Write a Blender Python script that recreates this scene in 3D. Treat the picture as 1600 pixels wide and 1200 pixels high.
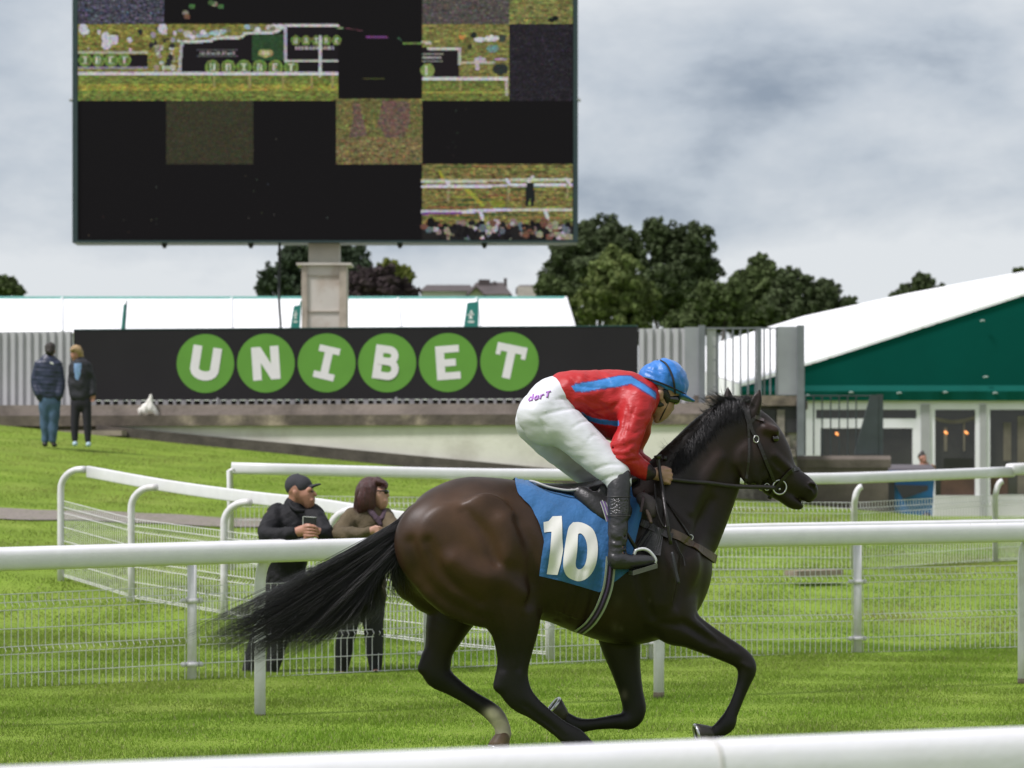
import bpy, math, random
import numpy as np
from mathutils import Vector
random.seed(7); RNG = np.random.default_rng(11)
for o in list(bpy.data.objects): bpy.data.objects.remove(o)
SC = bpy.context.scene; COL = SC.collection
R = math.radians
# ------------------------------------------------------------ camera
F, CAMH, HY = 5000.0, 1.6, 744.0          # focal length in photo pixels, eye height, horizon row
cam = bpy.data.cameras.new("camera"); camo = bpy.data.objects.new("camera", cam); COL.objects.link(camo)
cam.sensor_width = 36.0; cam.lens = 36.0 * F / 1600.0
cam.shift_y = (HY - 600.0) / 1600.0
cam.clip_start = 0.3; cam.clip_end = 3000
camo.location = (0, 0, CAMH); camo.rotation_euler = (R(90), 0, 0)
cam.dof.use_dof = True; cam.dof.focus_distance = 16.2; cam.dof.aperture_fstop = 5.8
SC.camera = camo
# ------------------------------------------------------------ light
SUN_EL, SUN_AZ = 56.0, -119.0              # azimuth from +Y (view direction), negative = left
W = bpy.data.worlds.new("World"); SC.world = W; W.use_nodes = True
nt = W.node_tree; N = nt.nodes; L = nt.links
for n in list(N): N.remove(n)
out = N.new("ShaderNodeOutputWorld"); bg = N.new("ShaderNodeBackground"); bg.inputs[1].default_value = 0.085
sky = N.new("ShaderNodeTexSky"); sky.sky_type = 'NISHITA'; sky.sun_disc = False
sky.sun_elevation = R(SUN_EL); sky.sun_rotation = R(SUN_AZ)
tc = N.new("ShaderNodeTexCoord"); mp = N.new("ShaderNodeMapping")
mp.inputs['Scale'].default_value = (7.5, 7.5, 15.0); mp.inputs['Location'].default_value = (0, 0, 0)
L.new(tc.outputs['Generated'], mp.inputs['Vector'])
n1 = N.new("ShaderNodeTexNoise"); n1.inputs['Scale'].default_value = 1.0; n1.inputs['Detail'].default_value = 7; n1.inputs['Roughness'].default_value = 0.57
n1.inputs['Distortion'].default_value = 0.12
L.new(mp.outputs[0], n1.inputs['Vector'])
cr = N.new("ShaderNodeValToRGB"); e = cr.color_ramp
e.elements[0].position = 0.36; e.elements[0].color = (2.35, 2.8, 3.5, 1)
e.elements[1].position = 0.64; e.elements[1].color = (6.3, 6.55, 6.85, 1)
m_ = e.elements.new(0.47); m_.color = (4.3, 4.75, 5.35, 1)
sx_ = N.new("ShaderNodeSeparateXYZ"); L.new(tc.outputs['Generated'], sx_.inputs[0])
hz = N.new("ShaderNodeMapRange"); hz.interpolation_type = 'SMOOTHSTEP'; hz.inputs[1].default_value = 0.055; hz.inputs[2].default_value = 0.088; hz.inputs[3].default_value = 0.27; hz.inputs[4].default_value = 0.0; L.new(sx_.outputs[2], hz.inputs[0])
h2 = N.new("ShaderNodeMapRange"); h2.interpolation_type = 'SMOOTHSTEP'; h2.inputs[1].default_value = 0.115; h2.inputs[2].default_value = 0.16; h2.inputs[3].default_value = 0.0; h2.inputs[4].default_value = 0.16; L.new(sx_.outputs[2], h2.inputs[0])
a1 = N.new("ShaderNodeMath"); L.new(n1.outputs['Fac'], a1.inputs[0]); L.new(hz.outputs[0], a1.inputs[1])       # cloud thins to white towards the horizon
a2 = N.new("ShaderNodeMath"); L.new(a1.outputs[0], a2.inputs[0]); L.new(h2.outputs[0], a2.inputs[1]); L.new(a2.outputs[0], cr.inputs[0])
mx = N.new("ShaderNodeMix"); mx.data_type = 'RGBA'; mx.inputs[0].default_value = 0.93
L.new(sky.outputs[0], mx.inputs[6]); L.new(cr.outputs[0], mx.inputs[7])
L.new(mx.outputs[2], bg.inputs[0]); L.new(bg.outputs[0], out.inputs[0])
sl = bpy.data.lights.new("sun", 'SUN'); sl.energy = 3.1; sl.angle = R(9); sl.color = (1.0, 0.948, 0.975)
so = bpy.data.objects.new("sun", sl); COL.objects.link(so); so.location = (-20, -5, 30)
sdir = Vector((math.sin(R(SUN_AZ)) * math.cos(R(SUN_EL)), math.cos(R(SUN_AZ)) * math.cos(R(SUN_EL)), math.sin(R(SUN_EL))))
so.rotation_euler = sdir.to_track_quat('Z', 'Y').to_euler()
SC.view_settings.view_transform = 'Standard'; SC.view_settings.look = 'None'
SC.view_settings.exposure = 0.5; SC.view_settings.gamma = 1.0
SC.cycles.use_denoising = True; SC.cycles.max_bounces = 6; SC.cycles.transparent_max_bounces = 8
# ------------------------------------------------------------ helpers
def P(px, py, d):                          # photo pixel + distance -> a point of the place
    return np.array([(px - 800.0) / F * d, d, CAMH + (HY - py) / F * d])
def PV(px, d): return (px - 800.0) / F * d
ORG = {}
def tag(o, label=None, cat=None, group=None, kind=None):
    if label: o['label'] = label
    if cat: o['category'] = cat
    if group: o['group'] = group
    if kind: o['kind'] = kind
    return o
def thing(name, label, cat, loc, group=None):
    o = bpy.data.objects.new(name, None); COL.objects.link(o); o.location = tuple(loc); o.empty_display_size = 0.2
    ORG[o.name] = np.array(loc, float); return tag(o, label, cat, group)
def mesh(name, v, f, mat, parent=None, smooth=False, loc=None, col=None):
    v = np.asarray(v, float).reshape(-1, 3)
    org = ORG[parent.name] if parent is not None else (np.array(loc, float) if loc is not None else np.zeros(3))
    me = bpy.data.meshes.new(name)
    fa = np.asarray(f) if not isinstance(f, list) else None
    if fa is not None and fa.ndim == 2:
        nf, k = fa.shape
        me.vertices.add(len(v)); me.vertices.foreach_set('co', (v - org).astype(np.float32).ravel())
        me.loops.add(nf * k); me.loops.foreach_set('vertex_index', fa.astype(np.int32).ravel())
        me.polygons.add(nf); me.polygons.foreach_set('loop_start', (np.arange(nf) * k).astype(np.int32))
        me.update(calc_edges=True)
    else:
        me.from_pydata([tuple(p) for p in (v - org)], [], [tuple(int(i) for i in q) for q in f])
    me.polygons.foreach_set('use_smooth', [bool(smooth)] * len(me.polygons))
    if col is not None:
        a = me.color_attributes.new('Col', 'FLOAT_COLOR', 'POINT')
        c4 = np.ones((len(v), 4), np.float32); c4[:, :3] = col; a.data.foreach_set('color', c4.ravel())
    me.update()
    if mat: me.materials.append(mat)
    o = bpy.data.objects.new(name, me); COL.objects.link(o)
    if parent is not None: o.parent = parent
    else: o.location = tuple(org)
    ORG[o.name] = org
    return o
class MB:
    def __init__(s): s.v = []; s.f = []
    def add(s, v, f):
        b = len(s.v); s.v.extend([tuple(map(float, p)) for p in v]); s.f.extend([tuple(int(i) + b for i in q) for q in f])
    def box(s, a, b):
        (x0, y0, z0), (x1, y1, z1) = np.minimum(a, b), np.maximum(a, b)
        s.add([(x0,y0,z0),(x1,y0,z0),(x1,y1,z0),(x0,y1,z0),(x0,y0,z1),(x1,y0,z1),(x1,y1,z1),(x0,y1,z1)],
              [(0,3,2,1),(4,5,6,7),(0,1,5,4),(1,2,6,5),(2,3,7,6),(3,0,4,7)])
    def prism(s, a, b, z0, z1, th):        # upright slab standing on the ground line a->b (xy), thickness th to the far side
        a = np.array(a[:2], float); b = np.array(b[:2], float); t = (b - a) / np.linalg.norm(b - a); n = np.array([-t[1], t[0]])
        c = [a, b, b + n * th, a + n * th]
        z0 = z0 if hasattr(z0, '__len__') else (z0, z0); z1 = z1 if hasattr(z1, '__len__') else (z1, z1)
        zz0 = [z0[0], z0[1], z0[1], z0[0]]; zz1 = [z1[0], z1[1], z1[1], z1[0]]
        s.add([(c[i][0], c[i][1], zz0[i]) for i in range(4)] + [(c[i][0], c[i][1], zz1[i]) for i in range(4)],
              [(0,3,2,1),(4,5,6,7),(0,1,5,4),(1,2,6,5),(2,3,7,6),(3,0,4,7)])
    def tube(s, path, r, n=8, sx=1.0, up=None, cap=True):   # swept round or oval bar
        path = np.asarray(path, float); m = len(path); r = np.broadcast_to(np.asarray(r, float), (m,))
        t = np.gradient(path, axis=0); t /= np.linalg.norm(t, axis=1)[:, None] + 1e-12
        u = np.array(up if up is not None else (0, 0, 1.0), float)
        if abs(t[0] @ u) > 0.95: u = np.array([0, 1.0, 0]) if up is None else np.array([1.0, 0, 0])
        vs = []
        for i in range(m):
            a = np.cross(u, t[i]); na = np.linalg.norm(a)
            a = a / na if na > 1e-6 else np.array([1.0, 0, 0]); b = np.cross(t[i], a); u = b
            for k in range(n):
                th = 2 * math.pi * k / n
                vs.append(path[i] + r[i] * (math.cos(th) * a * sx + math.sin(th) * b))
        fs = [(i*n+k, i*n+(k+1)%n, (i+1)*n+(k+1)%n, (i+1)*n+k) for i in range(m-1) for k in range(n)]
        if cap: fs += [tuple(range(n-1, -1, -1)), tuple((m-1)*n+k for k in range(n))]
        s.add(vs, fs)
    def extr(s, poly, org, ax, ay, th):    # polygon in the plane (ax, ay), thickened by vector th
        a = [np.array(org) + p[0]*np.array(ax) + p[1]*np.array(ay) for p in poly]; n = len(a)
        b = [p + np.array(th) for p in a]
        s.add(a + b, [tuple(range(n)), tuple(range(2*n-1, n-1, -1))] + [(i, n+i, n+(i+1)%n, (i+1)%n) for i in range(n)])
    def quad(s, a, b, c, d): s.add([a, b, c, d], [(0, 1, 2, 3)])
    def build(s, name, mat, parent=None, smooth=False, loc=None): return mesh(name, s.v, s.f, mat, parent, smooth, loc)
# ------------------------------------------------------------ materials
MATS = {}; ALB = 0.84                    # the exposure suits slightly darker real-world paints
def mat(name, c, rough=0.6, var=0.12, scale=6.0, bump=0.0, bscale=None, metal=0.0, spec=0.5, col=False, dark=None, dscale=3.0, damt=0.5, stretch=None, coat=0.0, sheen=0.0, trans=0.0):
    """principled material with noise variation, optional second tone (wear with its own shape) and bump"""
    if name in MATS: return MATS[name]
    m = bpy.data.materials.new(name); m.use_nodes = True; MATS[name] = m
    t = m.node_tree; nn = t.nodes; ln = t.links; b = nn['Principled BSDF']
    b.inputs['Roughness'].default_value = rough; b.inputs['Metallic'].default_value = metal
    b.inputs['Specular IOR Level'].default_value = spec
    if coat: b.inputs['Coat Weight'].default_value = coat
    if sheen: b.inputs['Sheen Weight'].default_value = sheen
    tx = nn.new('ShaderNodeTexCoord'); vec = tx.outputs['Object']
    if stretch:
        mpp = nn.new('ShaderNodeMapping'); mpp.inputs['Scale'].default_value = stretch; ln.new(vec, mpp.inputs[0]); vec = mpp.outputs[0]
    no = nn.new('ShaderNodeTexNoise'); no.inputs['Scale'].default_value = scale; no.inputs['Detail'].default_value = 5; ln.new(vec, no.inputs['Vector'])
    mr = nn.new('ShaderNodeMapRange'); mr.inputs[1].default_value = 0.3; mr.inputs[2].default_value = 0.7
    mr.inputs[3].default_value = 1 - var; mr.inputs[4].default_value = 1 + var; ln.new(no.outputs['Fac'], mr.inputs[0])
    if col:
        at = nn.new('ShaderNodeVertexColor'); at.layer_name = 'Col'; src = at.outputs['Color']
    else:
        ka = ALB if name not in ('turf', 'tent_white') else 1.0; rgb = nn.new('ShaderNodeRGB'); rgb.outputs[0].default_value = (c[0]*ka, c[1]*ka, c[2]*ka, 1); src = rgb.outputs[0]
    if dark is not None:
        n2 = nn.new('ShaderNodeTexNoise'); n2.inputs['Scale'].default_value = dscale; n2.inputs['Detail'].default_value = 6; n2.inputs['Roughness'].default_value = 0.65; ln.new(vec, n2.inputs['Vector'])
        m2 = nn.new('ShaderNodeMapRange'); m2.inputs[1].default_value = 0.5; m2.inputs[2].default_value = 0.68; m2.inputs[3].default_value = 0; m2.inputs[4].default_value = damt; ln.new(n2.outputs['Fac'], m2.inputs[0])
        mm = nn.new('ShaderNodeMix'); mm.data_type = 'RGBA'; ln.new(m2.outputs[0], mm.inputs[0]); ln.new(src, mm.inputs[6]); mm.inputs[7].default_value = (*dark, 1); src = mm.outputs[2]
    ml = nn.new('ShaderNodeVectorMath'); ml.operation = 'SCALE'; ln.new(src, ml.inputs[0]); ln.new(mr.outputs[0], ml.inputs['Scale'])
    ln.new(ml.outputs[0], b.inputs['Base Color'])
    if bump:
        n3 = nn.new('ShaderNodeTexNoise'); n3.inputs['Scale'].default_value = bscale or scale * 4; n3.inputs['Detail'].default_value = 4; ln.new(vec, n3.inputs['Vector'])
        bp = nn.new('ShaderNodeBump'); bp.inputs['Strength'].default_value = bump; bp.inputs['Distance'].default_value = 0.02; ln.new(n3.outputs['Fac'], bp.inputs['Height']); ln.new(bp.outputs[0], b.inputs['Normal'])
    if trans:
        tr = nn.new('ShaderNodeBsdfTranslucent'); ln.new(ml.outputs[0], tr.inputs[0]); ms = nn.new('ShaderNodeMixShader'); ms.inputs[0].default_value = trans
        ln.new(b.outputs[0], ms.inputs[1]); ln.new(tr.outputs[0], ms.inputs[2]); ln.new(ms.outputs[0], nn['Material Output'].inputs[0])
    return m
white_pl = mat('white_plastic', (.78, .78, .80), .35, .04, 9, .05, 60, dark=(.56, .55, .52), dscale=2.2, damt=.35)
white_post = mat('white_post', (.74, .73, .75), .4, .06, 12, .05, 60, dark=(.42, .40, .34), dscale=5, damt=.4)
white_wire = mat('white_wire', (.76, .75, .77), .45, .08, 20)
steel = mat('steel', (.62, .62, .62), .28, .08, 20, metal=.9)
# ------------------------------------------------------------ implicit bodies: smooth unions of tapered chains, then a surface net
def crom(pts, sub):
    pts = np.asarray(pts, float)
    if len(pts) < 3 or sub <= 1: return pts
    e = np.vstack([2*pts[0]-pts[1], pts, 2*pts[-1]-pts[-2]]); o = []
    for i in range(1, len(e)-2):
        p0, p1, p2, p3 = e[i-1], e[i], e[i+1], e[i+2]
        for k in range(sub):
            t = k / sub
            o.append(0.5*((2*p1)+(-p0+p2)*t+(2*p0-5*p1+4*p2-p3)*t*t+(-p0+3*p1-3*p2+p3)*t**3))
    o.append(pts[-1]); return np.array(o)
class Field:
    def __init__(s, lo, hi, vox):
        s.lo = np.array(lo, float); s.vox = vox
        s.n = np.ceil((np.array(hi) - s.lo) / vox).astype(int) + 1
        s.A = np.full(tuple(s.n), 0.5, np.float32)
    def grid(s, a, b):
        i0 = np.clip(np.floor((a - s.lo) / s.vox).astype(int), 0, s.n - 1); i1 = np.clip(np.ceil((b - s.lo) / s.vox).astype(int) + 1, 1, s.n)
        sl_ = tuple(slice(i0[k], i1[k]) for k in range(3))
        ax = [s.lo[k] + s.vox * np.arange(i0[k], i1[k]) for k in range(3)]
        return sl_, ax
    def chain(s, st, k=0.02, lat=(0, 1, 0), sub=4, carve=False, wav=None):
        """st rows: x y z rv rl ; rv radius across the limb in the plane, rl radius along the lat axis"""
        st = crom(np.asarray(st, float), sub); st[:, 3:] = np.maximum(st[:, 3:], 0.001)
        lat = np.array(lat, float); lat /= np.linalg.norm(lat); mar = 3 * k + 2 * s.vox + 0.01
        rm = st[:, 3:].max(1)[:, None] + mar
        sl_, ax = s.grid((st[:, :3] - rm).min(0), (st[:, :3] + rm).max(0))
        T = np.full([len(a) for a in ax], 0.5, np.float32)
        if T.size == 0: return
        g0 = np.array([a[0] for a in ax])
        for i in range(max(1, len(st) - 1)):
            a = st[i]; b = st[min(i + 1, len(st) - 1)]
            r = max(a[3:].max(), b[3:].max()) + mar
            l0 = np.minimum(a[:3], b[:3]) - r; h0 = np.maximum(a[:3], b[:3]) + r
            j0 = np.clip(np.floor((l0 - g0) / s.vox).astype(int), 0, T.shape); j1 = np.clip(np.ceil((h0 - g0) / s.vox).astype(int) + 1, 0, T.shape)
            if (j1 <= j0).any(): continue
            X = ax[0][j0[0]:j1[0]][:, None, None]; Y = ax[1][j0[1]:j1[1]][None, :, None]; Z = ax[2][j0[2]:j1[2]][None, None, :]
            ab = b[:3] - a[:3]; L2 = ab @ ab
            t = np.clip(((X-a[0])*ab[0] + (Y-a[1])*ab[1] + (Z-a[2])*ab[2]) / L2, 0, 1) if L2 > 1e-12 else np.zeros(1)
            dx = X - a[0] - t*ab[0]; dy = Y - a[1] - t*ab[1]; dz = Z - a[2] - t*ab[2]
            l = dx*lat[0] + dy*lat[1] + dz*lat[2]; v2 = np.maximum(dx*dx + dy*dy + dz*dz - l*l, 0)
            rv = a[3] + t*(b[3]-a[3]); rl = a[4] + t*(b[4]-a[4])
            k0 = np.sqrt(v2/rv**2 + l*l/rl**2); k1 = np.sqrt(v2/rv**4 + l*l/rl**4) + 1e-9
            d = k0*(k0-1)/k1
            d = np.where(k0 < 0.05, -np.minimum(rv, rl), d)
            w = T[j0[0]:j1[0], j0[1]:j1[1], j0[2]:j1[2]]; np.minimum(w, d.astype(np.float32), out=w)
        A = s.A[sl_]
        if carve:
            T = -T; h = np.maximum(k - np.abs(A - T), 0) / max(k, 1e-6); s.A[sl_] = np.maximum(A, T) + h*h*k/4
        else:
            h = np.maximum(k - np.abs(A - T), 0) / max(k, 1e-6); s.A[sl_] = np.minimum(A, T) - h*h*k/4
    def cut(s, fn):                        # keep where fn(X,Y,Z) <= 0
        ax = [s.lo[k] + s.vox * np.arange(s.n[k]) for k in range(3)]
        s.A = np.maximum(s.A, fn(ax[0][:, None, None], ax[1][None, :, None], ax[2][None, None, :]).astype(np.float32))
    def wave(s, fn):
        ax = [s.lo[k] + s.vox * np.arange(s.n[k]) for k in range(3)]
        s.A = s.A + fn(ax[0][:, None, None], ax[1][None, :, None], ax[2][None, None, :]).astype(np.float32)
    def at(s, p):
        g = (np.atleast_2d(p) - s.lo) / s.vox; g = np.clip(g, 0, s.n - 1.001); i = g.astype(int); f = g - i; r = 0
        for a in (0, 1):
            for b in (0, 1):
                for c in (0, 1):
                    w = (f[:, 0] if a else 1-f[:, 0]) * (f[:, 1] if b else 1-f[:, 1]) * (f[:, 2] if c else 1-f[:, 2])
                    r = r + w * s.A[i[:, 0]+a, i[:, 1]+b, i[:, 2]+c]
        return r
    def net(s, relax=2):
        A = s.A; nx, ny, nz = A.shape; I = A < 0; ids = []; ps = []; quads = []
        st = np.array([ny*nz, nz, 1])
        for ax in range(3):
            s0 = [slice(None)]*3; s1 = [slice(None)]*3; s0[ax] = slice(0, -1); s1[ax] = slice(1, None)
            c = np.argwhere(I[tuple(s0)] != I[tuple(s1)])
            o1, o2 = [(1, 2), (2, 0), (0, 1)][ax]
            c = c[(c[:, o1] > 0) & (c[:, o2] > 0)]
            e2 = c.copy(); e2[:, ax] += 1
            a0 = A[c[:, 0], c[:, 1], c[:, 2]]; a1 = A[e2[:, 0], e2[:, 1], e2[:, 2]]
            p = c.astype(float); p[:, ax] += a0 / (a0 - a1)
            base = c @ st; cells = [base - st[o1] - st[o2], base - st[o2], base, base - st[o1]]
            for q in cells: ids.append(q); ps.append(p)
            Q = np.stack(cells, 1); Q[a0 > 0] = Q[a0 > 0][:, ::-1]; quads.append(Q)
        ids = np.concatenate(ids); ps = np.concatenate(ps); Q = np.concatenate(quads)
        u, inv = np.unique(ids, return_inverse=True); inv = inv.ravel()
        cnt = np.bincount(inv); V = np.stack([np.bincount(inv, ps[:, k]) / cnt for k in range(3)], 1)
        Fq = np.searchsorted(u, Q)
        for _ in range(relax):
            acc = np.zeros_like(V); cn = np.zeros(len(V))
            for k in range(4):
                i = Fq[:, k]; j = Fq[:, (k+1) % 4]
                for d in range(3): acc[:, d] += np.bincount(i, V[j, d], len(V)) + np.bincount(j, V[i, d], len(V))
                cn += np.bincount(i, minlength=len(V)) + np.bincount(j, minlength=len(V))
            V = 0.5*V + 0.5*acc/cn[:, None]
        return V * s.vox + s.lo, Fq
def inpoly(x, y, poly):
    r = np.zeros(len(x), bool); n = len(poly); j = n - 1
    for i in range(n):
        xi, yi = poly[i]; xj, yj = poly[j]
        c = ((yi > y) != (yj > y)) & (x < (xj - xi) * (y - yi) / ((yj - yi) + 1e-12) + xi); r ^= c; j = i
    return r
def pix(V):                                # where a point stands in the photo (used only to lay out patterns on garments)
    return 800 + F * V[:, 0] / V[:, 1], HY - F * (V[:, 2] - CAMH) / V[:, 1]
# ------------------------------------------------------------ ground
LP = np.array([(-50,0),(24,-.02),(26,.0),(27.2,.05),(29.2,.16),(30.5,.27),(31.8,.37),(33.3,.52),(35.5,.65),(42,1.1),(48,1.55),(55,2.15),(60,2.55),(62.5,2.6),(64,.66),(3000,.66)])
RP = np.array([(-50,0),(24,.04),(27,.03),(29.5,.04),(33,.30),(36,.48),(38,.57),(42,.60),(60,.62),(64,.66),(3000,.66)])
def zg(x, y):
    x = np.asarray(x, float); y = np.asarray(y, float)
    u = np.clip((x / np.maximum(y, 10) * F + 800) / 1600, -.45, 1.3)
    return np.interp(y, LP[:, 0], LP[:, 1]) * (1-u) + np.interp(y, RP[:, 0], RP[:, 1]) * u
def ground():
    xs = np.unique(np.concatenate([np.linspace(-1200, -40, 12), np.linspace(-40, -14, 14), np.linspace(-14, 14, 113), np.linspace(14, 40, 14), np.linspace(40, 1200, 12)]))
    ys = np.unique(np.concatenate([np.linspace(-300, -10, 8), np.linspace(-10, 20, 31), np.linspace(20, 66, 139), np.linspace(66, 2400, 20)]))
    X, Y = np.meshgrid(xs, ys, indexing='ij'); Z = zg(X, Y)
    V = np.stack([X, Y, Z], -1).reshape(-1, 3); ny = len(ys); i, j = np.meshgrid(np.arange(len(xs)-1), np.arange(ny-1), indexing='ij')
    b = (i*ny+j).ravel(); Fq = np.stack([b, b+ny, b+ny+1, b+1], 1)
    m = mat('turf', (.15, .225, .026), .95, .22, 1.1, .5, 40, spec=.15, dark=(.17, .18, .05), dscale=.55, damt=.4)
    o = mesh('ground', V, Fq, m, smooth=True); tag(o, kind='structure')
def grass():
    def blades(n, d0, d1, h, w, pw):
        d = d0 + (d1 - d0) * RNG.random(n) ** pw; x = (RNG.random(n) * 2500 - 1250) / F * d
        z = zg(x, d); on_path = (d > 41.2) & (d < 42.9) & (x < PV(640, 42))
        keep = ~on_path; x, d, z = x[keep], d[keep], z[keep]; n = len(x)
        clump = 0.75 + 0.5 * np.sin(x*3.1 + d*1.7) * np.sin(x*1.3 - d*2.9)
        H = h * (0.55 + 0.9 * RNG.random(n)) * clump; a = RNG.random(n) * math.pi; lean = RNG.normal(0, .45, (n, 2)) * H[:, None]
        wx = np.cos(a) * w; wy = np.sin(a) * w
        V = np.empty((n, 3, 3)); V[:, 0] = np.stack([x-wx, d-wy, z-.004], 1); V[:, 1] = np.stack([x+wx, d+wy, z-.004], 1); V[:, 2] = np.stack([x+lean[:, 0], d+lean[:, 1], z+H], 1)
        t = RNG.random(n)[:, None]; pn = (0.5 + 0.5*np.sin(x*.9 + 1.3*np.sin(d*.6)) * np.sin(d*.75 + x*.35))[:, None]
        mow = (1 + .17*np.sin((d-.47*x)*2.1)*np.sin((d-.47*x)*.83+.6)*(d < 27))[:, None]; g = np.array([.156, .262, .024]) * mow * (.78 + .48*t); yel = np.array([.22, .205, .062]); pn = np.clip(pn*(.34 + .5*np.clip((d-29)/8, 0, 1))[:, None], 0, .8); c = g * (1-pn) + yel * pn
        tan = (np.exp(-((d-30.5-.25*x)/1.1)**2)*(x > -.5)*np.clip(.35+.5*np.sin(x*1.9+d), 0, .75))[:, None]; c = c*(1-tan) + np.array([.26, .21, .095])*tan
        dry = (RNG.random(n) < .05)[:, None]; c = np.where(dry, np.array([.27, .25, .13]), c)
        return V.reshape(-1, 3), np.repeat(c, 3, 0)
    parts = [blades(540000, 15.2, 29.5, .022, .0034, .9), blades(430000, 27, 61, .021, .0065, 1.2)]
    V = np.concatenate([p[0] for p in parts]); C = np.concatenate([p[1] for p in parts])
    m = mat('grass_blade', (.1, .2, .03), .7, .1, 2.0, col=True, trans=.3, spec=.25)
    o = mesh('grass', V, np.arange(len(V)).reshape(-1, 3), m, col=C); tag(o, kind='stuff')
ground(); grass()
def path():
    xs = np.concatenate([np.linspace(-40, -14, 20), np.linspace(-13.8, PV(640, 42), 60)]); ys = np.linspace(41.2, 42.9, 8)
    X, Y = np.meshgrid(xs, ys, indexing='ij'); wob = .12*np.sin(X*2.1)+.08*np.sin(X*5.3); Y = Y + wob * np.where(np.abs(Y-42) > .7, 1, 0)
    V = np.stack([X, Y, zg(X, Y)+.016], -1).reshape(-1, 3); n = len(ys); i, j = np.meshgrid(np.arange(len(xs)-1), np.arange(n-1), indexing='ij')
    b = (i*n+j).ravel()
    m = mat('gravel', (.24, .21, .18), .95, .3, 22, .8, 60, dark=(.12, .14, .05), dscale=4, damt=.6)
    tag(mesh('path', V, np.stack([b, b+n, b+n+1, b+1], 1), m, smooth=True), kind='structure')
path()
# ============================================================ rails and fences
def rail_profile_path(path, name, parent, h=.145, w=.11, m=white_pl, n=18, ex=.62):
    b = MB(); path = np.asarray(path, float); mN = len(path); t = np.gradient(path, axis=0); vs = []
    for i in range(mN):
        tt = t[i] / np.linalg.norm(t[i]); a = np.cross(tt, (0, 0, 1.0)); a /= np.linalg.norm(a)
        for k in range(n):
            th = 2*math.pi*(k+.5)/n; c, s_ = math.cos(th), math.sin(th)
            vs.append(path[i] + a * (w/2*math.copysign(abs(c)**ex, c)) + np.array([0, 0, h/2*math.copysign(abs(s_)**ex, s_)]))
    fs = [(i*n+k, i*n+(k+1)%n, (i+1)*n+(k+1)%n, (i+1)*n+k) for i in range(mN-1) for k in range(n)] + [tuple(range(n-1,-1,-1)), tuple((mN-1)*n+k for k in range(n))]
    b.add(vs, fs); return b.build(name, m, parent, True)
def wire_panel(p0, p1, z0, z1, parent, H=.79, step=.055, rw=.0034, fold=.035, right=None, m=white_wire, top_drop=0):
    """folded mesh panel between two ground points; z0,z1 heights of its foot at both ends"""
    b = MB(); p0 = np.array(p0[:2], float); p1 = np.array(p1[:2], float); Ln = np.linalg.norm(p1-p0); t = (p1-p0)/Ln; nrm = np.array([t[1], -t[0]])
    def pt(a, h, off=0): q = p0 + t*a + nrm*off; return np.array([q[0], q[1], z0 + (z1-z0)*a/Ln + h])
    rows = [(.012, 0), (.03, 0), (.165, 0), (.315, 0), (.345, fold), (.375, 0), (.515, 0), (.66, 0), (.69, fold), (.72, 0), (.785, 0)]
    rows = [(h*H/.79, o) for h, o in rows]
    hor = [r for r in rows if r[1] == 0]
    for h, o in hor: b.tube([pt(0, h, .004), pt(Ln, h, .004)], rw, 5, cap=False)
    nv = int(Ln/step)
    for i in range(nv+1):
        a = Ln*i/nv
        b.tube([pt(a, h, o) for h, o in [(0, 0)] + rows[2:]], rw*.9, 4, cap=False)
    return b.build('mesh_panel', m, parent)
def collar(c, rad, t, parent, name='bracket'):
    b = MB(); z = c[2]
    ring = [(c + np.array([0, 0, -.018])), (c + np.array([0, 0, .018]))]
    b.tube(ring, rad+.012, 14)
    t = np.array([t[0], t[1], 0.]); 
    for s in (-1, 1):
        q = c + t*s*(rad+.035); n = np.array([-t[1], t[0], 0])
        b.tube([q - n*.014, q + n*.014], .021, 10)
    return b.build(name, white_post, parent, True)
def gpt(px, d, dz=0): x = PV(px, d); return np.array([x, d, float(zg(x, d)) + dz])
# --- near rail, right in front of the camera
def sfr(px): return 906 - .0775*px
th = thing('running_rail', 'white plastic running rail closest to the camera, blurred along the bottom edge', 'rail', P(800, 1200, F/sfr(800)) * [1, 1, 0])
pth = [np.array([PV(q, F/sfr(q)), F/sfr(q), 1.1-.085]) for q in np.linspace(-900, 2700, 13)]
rail_profile_path(pth, 'rail', th, .17, .13)
jb = MB(); q = P(1104, 1160, F/sfr(1104)); tt = (pth[7]-pth[6]); tt /= np.linalg.norm(tt)
mat('joint', (.58, .57, .53), .6)
rail_profile_path([np.array([q[0], q[1], 1.015]) - tt*.004, np.array([q[0], q[1], 1.015]) + tt*.004], 'rail_joint', th, .172, .132, MATS['joint'])
for q in (-700, 2400):
    d = F/sfr(q); c = np.array([PV(q, d), d+.02, 0]); b = MB(); b.tube([c-[0, 0, .1], c+[0, 0, .98]], .037, 12); b.build('post', white_post, th, True)
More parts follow.
